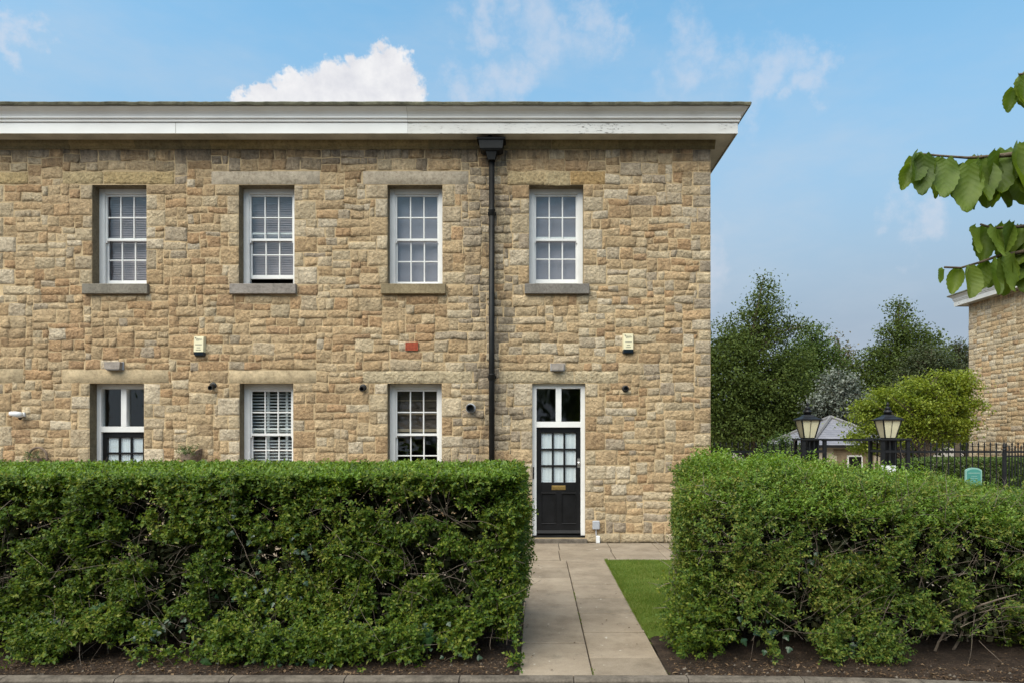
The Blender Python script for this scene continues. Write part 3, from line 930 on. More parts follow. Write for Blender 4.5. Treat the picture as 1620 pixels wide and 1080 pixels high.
# bed moulding under the soffit: stone blocks
x = LX0
PF, PC = 0.38, 0.56                    # projection of fascia and of crown
ZS = 7.275
prof_bed = [(0.0, WTOP), (0.03, WTOP), (0.035, WTOP+0.05), (0.07, WTOP+0.085), (0.075, WTOP+0.13), (0.075, ZS), (0.0, ZS)]
while x < LX1+0.07:
    w = random.uniform(0.8, 1.5)
    if LX1-(x+w) < 0.6: w = LX1+0.075-x
    n = len(prof_bed)
    V = [(x+0.002, D-p, z) for p, z in prof_bed] + [(x+w-0.002, D-p, z) for p, z in prof_bed]
    Fc = [(i, i+n, (i+1) % n+n, (i+1) % n) for i in range(n)] + [tuple(range(n)), tuple(range(n, 2*n))[::-1]]
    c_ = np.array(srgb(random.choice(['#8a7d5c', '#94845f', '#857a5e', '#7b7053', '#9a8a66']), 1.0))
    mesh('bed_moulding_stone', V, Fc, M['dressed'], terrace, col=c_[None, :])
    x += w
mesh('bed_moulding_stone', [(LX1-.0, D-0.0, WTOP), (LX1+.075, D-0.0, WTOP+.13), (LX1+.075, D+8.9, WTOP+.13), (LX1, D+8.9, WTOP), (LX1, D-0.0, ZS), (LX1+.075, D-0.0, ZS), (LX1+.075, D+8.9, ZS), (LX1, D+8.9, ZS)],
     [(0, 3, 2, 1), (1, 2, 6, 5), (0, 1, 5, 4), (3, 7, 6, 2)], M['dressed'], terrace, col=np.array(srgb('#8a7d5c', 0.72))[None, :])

# cornice: profile swept along the front and mitred round the corner
prof = [(0.0, ZS), (PF-0.012, ZS), (PF-0.012, ZS-0.02), (PF, ZS-0.02), (PF, ZS+0.162), (PF-0.012, ZS+0.164), (PF-0.012, ZS+0.176), (PF+0.022, ZS+0.178), (PF+0.026, ZS+0.20), (PF+0.020, ZS+0.212), (PF+0.004, ZS+0.214), (PF+0.004, ZS+0.226),
        (PF+0.040, ZS+0.228), (PF+0.046, ZS+0.242), (PF+0.040, ZS+0.256), (PF+0.036, ZS+0.266), (PF+0.048, ZS+0.30), (PF+0.075, ZS+0.335),
        (PF+0.115, ZS+0.36), (PF+0.145, ZS+0.385), (PF+0.15, ZS+0.398), (PC-0.03, ZS+0.40)]
prof_top = [(PC-0.035, ZS+0.392), (PC+0.004, ZS+0.396), (PC+0.010, ZS+0.435), (PC-0.005, ZS+0.455), (PC-0.2, ZS+0.46), (0.0, ZS+0.5)]
def sweep(profile, xa, xb, name, mat, parent, side=False, closed=False):
    V, Fc = [], []
    n = len(profile)
    st = [[(xa, D-p, z) for p, z in profile]]
    if side:
        st.append([(xb+p, D-p, z) for p, z in profile])
        st.append([(xb+p, D+9+p, z) for p, z in profile])
    else:
        st.append([(xb, D-p, z) for p, z in profile])
    for s_ in st: V += s_
    for k in range(len(st)-1):
        for i in range(n-1):
            Fc.append((k*n+i, (k+1)*n+i, (k+1)*n+i+1, k*n+i+1))
    return mesh(name, V, Fc, mat, parent)
XJ = (645-CX)*(D-PF)/F
cornice = empty('cornice', (XJ, D, ZS), terrace)
o = sweep(prof[2:], LX0, XJ-0.002, 'moulding', M['paint'], cornice); o['label'] = 'freshly painted white left length'
o = sweep([(p+0.004, z-0.004) for p, z in prof[2:]], XJ+0.002, LX1, 'moulding', M['flaking'], cornice, side=True); o['label'] = 'flaking weathered right length'
sweep(prof[:3], LX0, LX1, 'soffit', M['soffit'], cornice, side=True)
V, Fc = [], []
xs_ = np.linspace(LX0, LX1+PC, 170)
n = len(prof_top)
for i, x_ in enumerate(xs_):
    dz = 0.016*(float(fbm(x_*1.3, 0.5, 0, 88))-0.5) + 0.016*(float(fbm(x_*9, 1.5, 0, 89))-0.5)
    dy = 0.012*(float(fbm(x_*6, 2.5, 0, 90))-0.5)
    for q, (p, z) in enumerate(prof_top):
        e_ = min(1.0, max(0.0, (x_-LX1)/PC))
        V.append((min(x_, LX1+p), D-p-dy*(q < 4), z+dz*(0 < q < 4)))
for i in range(len(xs_)-1):
    for q in range(n-1): Fc.append((i*n+q, (i+1)*n+q, (i+1)*n+q+1, i*n+q+1))
b_ = len(V)
for p, z in prof_top: V += [(LX1+p, D-p, z), (LX1+p, D+9+p, z)]
for q in range(n-1): Fc.append((b_+2*q, b_+2*q+1, b_+2*q+3, b_+2*q+2))
mesh('gutter_edge', V, Fc, M['moss'], cornice)
# board joints on the fascia
MB().box(xw(275)*0.965, xw(275)*0.965+0.006, D-PF-0.004, D-PF+0.01, ZS-0.018, ZS+0.17).build('board_joint', M['soffit'], cornice)
# low hipped slate roof
yr = D+4.5
mesh('roof', [(LX0, D-0.3, ZS+.47), (LX1+.3, D-0.3, ZS+.47), (LX1+.3, D+9.3, ZS+.47), (LX0, D+9.3, ZS+.47), (LX0, yr, ZS+1.15), (LX1-4.2, yr, ZS+1.15)],
     [(0, 1, 5, 4), (1, 2, 5), (2, 3, 4, 5), (3, 0, 4)], M['slate'], terrace)

# ------------------------------------------------------------------ windows
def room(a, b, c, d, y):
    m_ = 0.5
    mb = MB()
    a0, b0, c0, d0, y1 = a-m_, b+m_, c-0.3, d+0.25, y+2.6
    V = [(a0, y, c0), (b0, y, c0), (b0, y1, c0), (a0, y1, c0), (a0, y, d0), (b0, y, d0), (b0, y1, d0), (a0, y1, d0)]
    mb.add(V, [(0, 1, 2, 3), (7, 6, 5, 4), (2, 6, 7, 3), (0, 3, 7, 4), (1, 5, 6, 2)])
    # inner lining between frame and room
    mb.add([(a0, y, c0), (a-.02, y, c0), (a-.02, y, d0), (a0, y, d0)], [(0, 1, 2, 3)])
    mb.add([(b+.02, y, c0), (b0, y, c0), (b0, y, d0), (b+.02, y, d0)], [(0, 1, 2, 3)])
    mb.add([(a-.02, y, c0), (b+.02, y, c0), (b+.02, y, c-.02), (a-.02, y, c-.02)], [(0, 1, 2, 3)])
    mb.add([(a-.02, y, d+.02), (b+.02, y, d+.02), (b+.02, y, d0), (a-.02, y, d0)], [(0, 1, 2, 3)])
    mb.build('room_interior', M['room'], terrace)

def pane(p, x0, x1, z0, z1, y):
    MB().box(x0, x1, y, y+0.004, z0, z1).build('pane', M['glass'], p)

def sash(p, name, x0, x1, z0, z1, y, st=0.036, top=0.036, bot=0.045, cols=3, rows=2, bar=0.024, mat='frame', dep=0.036):
    mb = MB()
    mb.box(x0, x0+st, y, y+dep, z0, z1, 0.004)
    mb.box(x1-st, x1, y, y+dep, z0, z1, 0.004)
    mb.box(x0+st, x1-st, y+.001, y+dep-.001, z1-top, z1, 0.004)
    mb.box(x0+st, x1-st, y+.001, y+dep-.001, z0, z0+bot, 0.004)
    gx0, gx1, gz0, gz1 = x0+st, x1-st, z0+bot, z1-top
    cw, rh = (gx1-gx0)/cols, (gz1-gz0)/rows
    for i in range(1, cols): mb.box(gx0+i*cw-bar/2, gx0+i*cw+bar/2, y+.004, y+dep-.006, gz0, gz1, 0.005)
    for j in range(1, rows): mb.box(gx0, gx1, y+.006, y+dep-.008, gz0+j*rh-bar/2, gz0+j*rh+bar/2, 0.005)
    mb.build(name, M[mat], p)
    for i in range(cols):
        for j in range(rows):
            pane(p, gx0+i*cw+0.003, gx0+(i+1)*cw-0.003, gz0+j*rh+.003, gz0+(j+1)*rh-.003, y+dep-0.014)
    return gx0, gx1, gz0, gz1

def sash_window(a, b, c, d, raised, kind, label):
    y = D+0.20
    w = empty('window', ((a+b)/2, y, c), terrace)
    w['label'] = label
    fs, fh = 0.088, 0.090
    mb = MB()
    mb.box(a-.02, a+fs, y, y+.14, c-.01, d+.02, 0.005)
    mb.box(b-fs, b+.02, y, y+.14, c-.01, d+.02, 0.005)
    mb.box(a+fs, b-fs, y+.001, y+.14, d-fh, d+.02, 0.005)
    mb.box(a+fs, b-fs, y-.015, y+.14, c-.01, c+.035, 0.006)
    # staff bead
    mb.box(a+fs, a+fs+.012, y+.012, y+.03, c+.035, d-fh)
    mb.box(b-fs-.012, b-fs, y+.012, y+.03, c+.035, d-fh)
    mb.build('frame', M['frame'], w)
    xa, xb, za, zb = a+fs+.003, b-fs-.003, c+.036, d-fh-.002
    zm = (za+zb)/2
    sash(w, 'upper_sash', xa, xb, zm-.022, zb, y+.034)
    # horns of the upper sash
    mb = MB()
    for xx in (xa, xb-.036):
        mb.add([(xx, y+.034, zm-.022), (xx+.036, y+.034, zm-.022), (xx+.03, y+.034, zm-.055), (xx+.006, y+.034, zm-.055),
                (xx, y+.068, zm-.022), (xx+.036, y+.068, zm-.022), (xx+.03, y+.068, zm-.055), (xx+.006, y+.068, zm-.055)],
               [(3, 2, 1, 0), (0, 1, 5, 4), (1, 2, 6, 5), (2, 3, 7, 6), (3, 0, 4, 7), (4, 5, 6, 7)])
    mb.build('sash_horn', M['frame'], w)
    sash(w, 'lower_sash', xa, xb, za+raised, zm+.022+raised, y+.078, bot=0.07)
    yb = y+0.19
    if kind == 'plain':
        MB().box(a+.02, b-.02, yb, yb+.006, c+.14, d+.0).build('blind', M['blind_lilac'], w)
        MB().box(a+.02, b-.02, yb-.006, yb+.012, c+.125, c+.142, .003).build('blind_rail', M['blind_slat'], w)
    elif kind == 'slats':
        mb = MB()
        z = c+(0.20 if raised > 0.1 else 0.10)
        while z < d:
            mb.add([(a+.02, yb-.006, z), (b-.02, yb-.006, z), (b-.02, yb+.016, z+.046), (a+.02, yb+.016, z+.046),
                    (a+.02, yb-.003, z-.001), (b-.02, yb-.003, z-.001), (b-.02, yb+.019, z+.045), (a+.02, yb+.019, z+.045)],
                   [(0, 1, 2, 3), (7, 6, 5, 4), (0, 4, 5, 1), (3, 2, 6, 7)])
            z += 0.043
        mb.build('venetian_blind', M['blind_slat'], w)
    elif kind == 'shutter':
        mb = MB()
        for xx in (a+.06, a+.36, a+.42, b-.42, b-.36, b-.06):
            pass
        for xx in (a+.02, (2*a+b)/3+.02, (a+2*b)/3+.04, b-.06):
            mb.box(xx, xx+.045, yb, yb+.03, c+.02, d, .004)
        mb.box(a+.02, b-.02, yb+.001, yb+.029, (c+d)/2-.06, (c+d)/2-.005, .004)
        mb.build('shutter_frame', M['blind_white'], w)
        z = c+.05
        while z < d:
            if not ((c+d)/2-.10 < z < (c+d)/2+.0):
                MB().add([(a+.03, yb-.014, z+.008), (b-.03, yb-.014, z+.008), (b-.03, yb+.046, z+.03), (a+.03, yb+.046, z+.03),
                          (a+.03, yb-.014, z), (b-.03, yb-.014, z), (b-.03, yb+.046, z+.022), (a+.03, yb+.046, z+.022)],
                         [(0, 1, 2, 3), (7, 6, 5, 4), (0, 4, 5, 1), (3, 2, 6, 7), (0, 3, 7, 4), (1, 5, 6, 2)]).build('blind_slat', M['blind_white'], w)
            z += 0.058
    elif kind == 'roman':
        mb = MB()
        zt, zl = d, (c+d)/2+.06
        nf = 4
        for i in range(nf):
            z1, z0 = zt-(zt-zl)*i/nf, zt-(zt-zl)*(i+1)/nf
            mb.add([(a, yb, z1), (b, yb, z1), (b, yb-.02, z0), (a, yb-.02, z0), (a, yb+.01, z1), (b, yb+.01, z1), (b, yb-.01, z0), (a, yb-.01, z0)],
                   [(3, 2, 1, 0), (4, 5, 6, 7), (3, 7, 6, 2), (0, 1, 5, 4)])
        mb.build('roman_blind', M['blind_brown'], w)
        for zz, t_ in ((d-.30, .012), (d-.56, .014), (zl-.035, .055)):
            MB().box(a, b, yb-.036, yb-.026, zz, zz+t_).build('blind_rod', M['blind_band'], w)
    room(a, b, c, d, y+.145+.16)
    return w
sash_window(*ups[0], UP0, UP1, 0.025, 'slats', 'upper window with grey slatted blind, next to the left edge')
sash_window(*ups[1], UP0, UP1, 0.125, 'slats', 'upper window with its lower sash raised over a dark gap')
sash_window(*ups[2], UP0, UP1, 0.0, 'plain', 'closed upper window left of the downpipe')
sash_window(*ups[3], UP0, UP1, 0.045, 'plain', 'upper window above the front door')
sash_window(*los[1], LO0, LO1, 0.10, 'shutter', 'lower window with open white slatted shutters')
sash_window(*los[2], LO0, LO1, 0.0, 'roman', 'lower window with half-drawn brown blind')

# ------------------------------------------------------------------ doors
def door(a, b, c, d, y, curtain, label, zt, handle=True):
    """painted frame with two-light fanlight over a nine-pane door"""
    w = empty('front_door', ((a+b)/2, y, c), terrace)
    w['label'] = label
    fs = 0.078
    mb = MB()
    mb.box(a-.01, a+fs, y, y+.12, c+0.03, d+.02, 0.005)
    mb.box(b-fs, b+.01, y, y+.12, c+0.03, d+.02, 0.005)
    mb.box(a+fs, b-fs, y+.001, y+.12, d-.085, d+.02, 0.005)
    mb.box(a+fs, b-fs, y+.001, y+.12, zt, zt+.105, 0.005)
    xm = (a+b)/2
    mb.box(xm-.052, xm+.052, y+.002, y+.12, zt+.105, d-.085, 0.005)
    mb.build('door_frame', M['frame'], w)
    for x0, x1 in ((a+fs, xm-.052), (xm+.052, b-fs)):
        pane(w, x0, x1, zt+.105, d-.085, y+.07)
    # leaf
    la, lb, lc, ld = a+fs+.003, b-fs-.003, c+.055, zt-.003
    yl = y+.045
    mb = MB()
    st = 0.085
    gz0, gz1 = lc+(ld-lc)*0.485, ld-.098
    g0, g1 = la+st, lb-st
    mb.box(la, g0, yl, yl+.045, lc, ld, 0.003)
    mb.box(g1, lb, yl, yl+.045, lc, ld, 0.003)
    mb.box(g0, g1, yl+.001, yl+.044, gz1, ld, 0.003)
    mb.box(g0, g1, yl+.001, yl+.044, gz0-.19, gz0, 0.003)
    mb.box(g0, g1, yl+.001, yl+.044, lc, lc+.17, 0.003)
    xm2 = (g0+g1)/2
    mb.box(xm2-.055, xm2+.055, yl+.002, yl+.043, lc+.17, gz0-.19, 0.003)
    cw, rh = (g1-g0)/3, (gz1-gz0)/3
    for i in (1, 2): mb.box(g0+i*cw-.017, g0+i*cw+.017, yl+.004, yl+.04, gz0, gz1, 0.006)
    for j in (1, 2): mb.box(g0, g1, yl+.006, yl+.038, gz0+j*rh-.017, gz0+j*rh+.017, 0.006)
    mb.build('door_leaf', M['door'], w)
    for x0, x1 in ((g0, xm2-.055), (xm2+.055, g1)):
        MB().box(x0, x1, yl+.018, yl+.03, lc+.17, gz0-.19).build('door_panel', M['door'], w)
        m2 = MB()
        for zz in (lc+.17, gz0-.19-.022): m2.box(x0-.012, x1+.012, yl-.008, yl+.018, zz, zz+.022, .006)
        m2.box(x0-.012, x0+.01, yl-.006, yl+.018, lc+.192, gz0-.212, .006)
        m2.box(x1-.01, x1+.012, yl-.006, yl+.018, lc+.192, gz0-.212, .006)
        m2.build('panel_moulding', M['door'], w)
    for i in range(3):
        for j in range(3):
            pane(w, g0+i*cw+.012, g0+(i+1)*cw-.012, gz0+j*rh+.012, gz0+(j+1)*rh-.012, yl+.022)
    # net curtain with folds behind the glass
    n = 60
    V, Fc = [], []
    for i in range(n+1):
        x = g0-.02+(g1-g0+.04)*i/n
        yy = yl+.048+0.010*math.sin(i*(1.9 if curtain == 'net' else 0.95))*(0.35 if curtain != 'net' else 1)
        V += [(x, yy, gz0-.03), (x, yy, gz1+.03)]
    for i in range(n): Fc.append((2*i, 2*i+2, 2*i+3, 2*i+1))
    mesh('net_curtain', V, Fc, M['net'], w, True)
    # weather bar, threshold
    mb = MB()
    mb.add([(la-.002, yl, lc+.065), (lb+.002, yl, lc+.065), (lb+.002, yl-.05, lc+.02), (la-.002, yl-.05, lc+.02), (lb+.002, yl-.05, lc+.004), (la-.002, yl-.05, lc+.004), (lb+.002, yl, lc+.004), (la-.002, yl, lc+.004)],
           [(0, 3, 2, 1), (3, 5, 4, 2), (5, 7, 6, 4), (0, 7, 5, 3), (1, 2, 4, 6)])
    mb.build('weather_bar', M['door'], w)
    MB().box(a-.005, b+.005, y-.03, y+.12, c-.01, c+.03, .004).build('threshold', M['door'], w)
    # letter plate
    zl = gz0-.10
    lp = MB().box(xm2-.128, xm2+.128, yl-.006, yl+.001, zl-.04, zl+.04, .003).box(xm2-.10, xm2+.10, yl-.010, yl-.006, zl-.022, zl+.022, .0015)
    lp.build('letter_plate', M['brass'], w)
    MB().lathe([(0.024, 0), (0.026, -.006), (0.013, -.012), (0.012, -.035), (0.025, -.045), (0.027, -.058), (0.014, -.066)], (lb-.03, yl, gz0+rh+.05), 14, 'y').build('door_knob', M['chrome'], w, True)
    MB().box(lb-.055, lb-.008, yl-.004, yl+.001, gz0+rh-.03, gz0+rh+.13, .002).build('lock_plate', M['chrome'], w)
    # stone step below
    MB().box(a-.02, b+.03, D-.11, y+.1, -.04, c-.012, .012).build('door_step', M['kerb'], w)
    room(a, b, c+.3, d, y+.14)
    return w
door(*los[3], DO0, LO1, D+0.09, 'plain', 'black half-glazed door with brass letter plate at the end of the path', zw(675)-.005)
door(*los[0], DO0, LO1, D+0.20, 'net', 'black half-glazed door with net curtain, mostly behind the hedge', zw(683))
MB().box(los[3][0]+.012, los[3][0]+.034, D+.07, D+.088, zw(757), zw(738), .004).build('door_bell', M['plastic_black'], terrace)

# ------------------------------------------------------------------ downpipe
dp = empty('downpipe', (-0.82, D-.1, 0), terrace)
XP = (778-CX)*(D-0.1)/F
yp = D-0.115
rp = 0.052
MB().tube([(XP, yp, 0.0), (XP, yp, 6.93)], rp, 14).build('pipe', M['pipe'], dp, True)
zb_, zt_ = 6.985, 7.215
hp = MB().frustum((XP, D-.165), 6.86, zb_+0.02, .12, .20, .12, .18)
hp.frustum((XP, D-.165), zb_+.02, zb_+.05, .30, .40, .22, .25).frustum((XP, D-.17), zb_+.05, zt_-.03, .40, .44, .25, .27).frustum((XP, D-.17), zt_-.03, zt_, .50, .51, .31, .32)
hp.build('hopper_head', M['pipe'], dp)
MB().tube([(XP-.02, D-.2, zt_-.02), (XP-.02, D-.22, ZS+.02)], .05, 12).build('outlet_pipe', M['pipe'], dp, True)
MB().tube([(XP-.21, D-.1, zt_-.02), (XP-.21, D-.1, ZS-.01)], .03, 8).build('outlet_pipe', M['pipe'], dp, True)
for zc_ in (zw(340), zw(597), 0.9):
    MB().lathe([(rp+.001, -.06), (rp+.007, -.055), (rp+.007, .03), (rp+.012, .04), (rp+.012, .055), (rp+.001, .06)], (XP, yp, zc_), 14).build('pipe_collar', M['pipe'], dp, True)
    MB().box(XP-.075, XP+.075, yp+.05, D-.0, zc_-.02, zc_+.03, .004).build('pipe_bracket', M['pipe'], dp)

# ================================================================== THINGS FIXED TO THE FRONT WALL
def wallpt(px, py, off=0.0): return (px-CX)*(D-off)/F, H+(CY-py)*(D-off)/F

def alarm_box(px, py, label):
    x, z = wallpt(px, py, .06)
    y1 = D-.015
    t = empty('alarm_box', (x, D, z-.2))
    tag(t, label, 'alarm box', 'alarm boxes on the wall')
    MB().add([(x-.1, y1, z-.13), (x+.1, y1, z-.13), (x+.1, y1, z+.17), (x-.1, y1, z+.17),
              (x-.085, y1-.075, z-.12), (x+.085, y1-.075, z-.12), (x+.085, y1-.055, z+.155), (x-.085, y1-.055, z+.155)],
             [(0, 4, 7, 3), (1, 2, 6, 5), (4, 5, 6, 7), (3, 7, 6, 2), (0, 1, 5, 4)]).build('cover', M['plastic_cream'], t)
    MB().add([(x-.1, y1, z-.19), (x+.1, y1, z-.19), (x+.1, y1, z-.131), (x-.1, y1, z-.131),
              (x-.075, y1-.06, z-.18), (x+.075, y1-.06, z-.18), (x+.086, y1-.076, z-.121), (x-.086, y1-.076, z-.121)],
             [(0, 4, 7, 3), (1, 2, 6, 5), (4, 5, 6, 7), (3, 7, 6, 2), (0, 1, 5, 4)]).build('strobe_base', M['plastic_navy'], t)
    def fy(zz): return y1-.075+.02*(zz-(z-.12))/.275-.002
    mb = MB()
    for k in range(5):          # slanting strokes of the emblem
        x0 = x-.06+k*.022
        z0, z1 = z+.125-.006*(k > 1), z+.075+.004*k
        mb.add([(x0, fy(z0), z0), (x0+.010, fy(z0), z0), (x0+.040, fy(z1), z1), (x0+.030, fy(z1), z1)], [(3, 2, 1, 0)])
    mb.box(x-.066, x-.048, fy(z+.13)-.001, fy(z+.13)+.001, z+.122, z+.138)
    mb.build('emblem', M['ink_dark'], t)
    mb = MB()
    for zz, w in ((z+.01, .06), (z-.045, .03), (z-.085, .045)):
        mb.box(x-w, x+w, fy(zz)-.001, fy(zz)+.001, zz-.006, zz+.006)
    mb.build('lettering', M['ink'], t)
alarm_box(315, 546, 'cream alarm box with dark base, left of the air brick, above the shuttered window')
alarm_box(994, 542, 'cream alarm box with dark base, on the wall right of the front door')

def bulkhead(px, py, w, h, label):
    x, z = wallpt(px, py, .08)
    t = empty('bulkhead_light', (x, D, z))
    tag(t, label, 'light', 'box lights above the doors')
    MB().box(x-w/2-.012, x+w/2+.012, D-.03, D+.0, z-h/2-.008, z+h/2+.008, .004).build('back_plate', M['plastic_grey'], t)
    MB().frustum((x, D-.075), z-h/2, z+h/2, w*0.9, w, .09, .09).build('casing', M['greywood'], t)
    MB().box(x-w*.4, x+w*.4, D-.11, D-.04, z-h/2-.012, z-h/2, .003).build('lens', M['plastic_grey'], t)
bulkhead(179, 578, .29, .13, 'grey box light above the net-curtained door')
bulkhead(882, 580, .23, .12, 'grey box light above the front door at the path')

def flue(px, py, r, l, label, collar=None, droop=0.0):
    x, z = wallpt(px, py, l*.7)
    t = empty('vent_pipe', (x, D, z))
    tag(t, label, 'vent pipe', 'black pipe ends poking from the wall')
    mb = MB()
    n = 18
    V, Fc = [], []
    for (rr, yy) in ((r, D), (r, D-l), (r*.78, D-l), (r*.78, D-l*.25)):
        for k in range(n):
            a = 2*math.pi*k/n
            V.append((x+rr*math.cos(a), yy, z+rr*math.sin(a)-droop*(D-yy)))
    for i in range(3):
        for k in range(n): Fc.append((i*n+k, i*n+(k+1) % n, (i+1)*n+(k+1) % n, (i+1)*n+k))
    Fc.append(tuple(range(3*n, 4*n)))
    mesh('pipe', V, Fc, M['plastic_black'], t)
    mb = MB().lathe([(r+.018, 0), (r+.018, -.025), (r+.002, -.03)], (x, D, z), n, 'y')
    mb.build('collar', M[collar or 'plastic_black'], t, True)
flue(334, 609, .045, .13, 'short black pipe end between the net-curtained door and shuttered window', None, .35)
flue(573, 612, .045, .12, 'short black pipe end just left of the brown-blind window', None, .25)
flue(744, 645, .072, .14, 'wide black flue with grey collar beside the downpipe', 'plastic_grey')
flue(990, 614, .045, .10, 'short black pipe end right of the front door')

# terracotta air brick
x, z = wallpt(652, 548)
ab = empty('air_brick', (x, D, z-.075))
tag(ab, 'red terracotta air brick with a grid of square holes', 'air brick')
w_, h_ = .225, .145
MB().box(x-w_/2, x+w_/2, D-.022, D-.002, z-h_/2, z+h_/2).build('backing', M['black_void'], ab)
mb = MB()
for i in range(9): mb.box(x-w_/2+i*(w_-.014)/8, x-w_/2+i*(w_-.014)/8+.014, D-.045, D-.018, z-h_/2, z+h_/2)
for j in range(6): mb.box(x-w_/2, x+w_/2, D-.043, D-.018, z-h_/2+j*(h_-.014)/5+.0005, z-h_/2+j*(h_-.014)/5+.0135)
mb.build('grille', M['terracotta'], ab)

# security light at the far left
x, z = wallpt(28, 655, .12)
sl = empty('security_light', (x, D, z))
tag(sl, 'small white security light on the wall near the left edge', 'light')
MB().box(x-.03, x+.07, D-.05, D, z-.04, z+.04, .008).build('mount', M['plastic_white'], sl)
MB().tube([(x+.06, D-.09, z-.01), (x+.03, D-.13, z-.005), (x-.02, D-.16, z+.005), (x-.10, D-.18, z+.015)], [.045, .055, .05, .035], 10).build('lamp_head', M['plastic_white'], sl, True)
MB().tube([(x+.0, D-.05, z-.05), (x+.01, D-.08, z-.07)], .03, 8).build('sensor', M['plastic_black'], sl, True)

# grey socket box and cable low down by the door
x, z = wallpt(943, 830, .06)
t = empty('socket_box', (x, D, 0))
tag(t, 'grey weatherproof socket box low on the wall beside the door', 'socket box')
MB().box(x-.065, x+.065, D-.10, D-.01, z-.075, z+.08, .012).build('box', M['plastic_grey'], t)
MB().tube([(x+.0, D-.06, z-.07), (x+.0, D-.065, z-.17), (x+.01, D-.085, z-.27)], .009, 8).build('conduit', M['plastic_grey'], t, True)
x2, z2 = wallpt(946, 852, .09)
t2 = MB().box(x2-.035, x2+.035, D-.12, D-.055, .01, .14, .008).build('white_capped_box', M['plastic_white'])
tag(t2, 'small white box standing against the plinth below the grey socket box', 'box')

# ------------------------------------------------------------------ leaves
def unit(a): return a/np.maximum(np.linalg.norm(a, axis=1, keepdims=True), 1e-9)

def leaf_geo(P, Dn, Nn, L, Wd, fold=0.12):
    Dn = unit(Dn)
    Sd = unit(np.cross(Dn, Nn))
    Nn = np.cross(Sd, Dn)
    L, Wd = np.asarray(L)[:, None], np.asarray(Wd)[:, None]
    b = P
    t = P + Dn*L - Nn*L*0.10
    mid = P + Dn*L*0.45
    l = mid + Sd*Wd/2 + Nn*Wd*fold
    r = mid - Sd*Wd/2 + Nn*Wd*fold
    n = len(P)
    V = np.stack([b, r, t, l], 1).reshape(-1, 3)
    i = np.arange(n)*4
    Fc = np.concatenate([np.stack([i, i+1, i+2], 1), np.stack([i, i+2, i+3], 1)])
    return V, Fc

def sprig_leaves(A, Dn, ln, nl, lL, lW, r):
    """nl leaves round each stem"""
    n = len(A)
    Dn = unit(Dn)
    ref = unit(np.cross(Dn, r.normal(size=(n, 3))))
    oth = np.cross(Dn, ref)
    Ps, Ds, Ns = [], [], []
    for k in range(nl):
        t = (k+0.6)/nl
        a = k*2.4 + r.normal(0, .35, n)
        rad = ref*np.cos(a)[:, None] + oth*np.sin(a)[:, None]
        Ps.append(A + Dn*(ln*t)[:, None])
        Ds.append(Dn*(0.35+0.5*t) + rad*0.9 + r.normal(0, .15, (n, 3)))
        Ns.append(Dn*0.9 - rad*0.4 + np.array([0, 0, .35]) + r.normal(0, .25, (n, 3)))
    P = np.concatenate(Ps); Q = np.concatenate(Ds); N_ = np.concatenate(Ns)
    m = len(P)
    return leaf_geo(P, Q, N_, lL*r.uniform(.5, 1.5, m), lW*r.uniform(.55, 1.45, m))

def merge(gs):
    V = np.concatenate([g[0] for g in gs])
    off = np.cumsum([0]+[len(g[0]) for g in gs[:-1]])
    return V, np.concatenate([g[1]+o for g, o in zip(gs, off)])

def twig_batch(lines, n=4):
    V, Fc = [], []
    for pts, rad in lines:
        v, f = tube_geo(pts, rad, n)
        b = len(V)
        V += v
        Fc += [tuple(i+b for i in q) for q in f]
    return V, Fc

def walk(p, d, L, steps, jit, r, up=0.0):
    p = np.array(p, float); d = np.array(d, float); d /= np.linalg.norm(d)
    out = [tuple(p)]
    for _ in range(steps):
        d = d + r.normal(0, jit, 3) + np.array([0, 0, up])
        d /= np.linalg.norm(d)
        p = p + d*L/steps
        out.append(tuple(p))
    return out

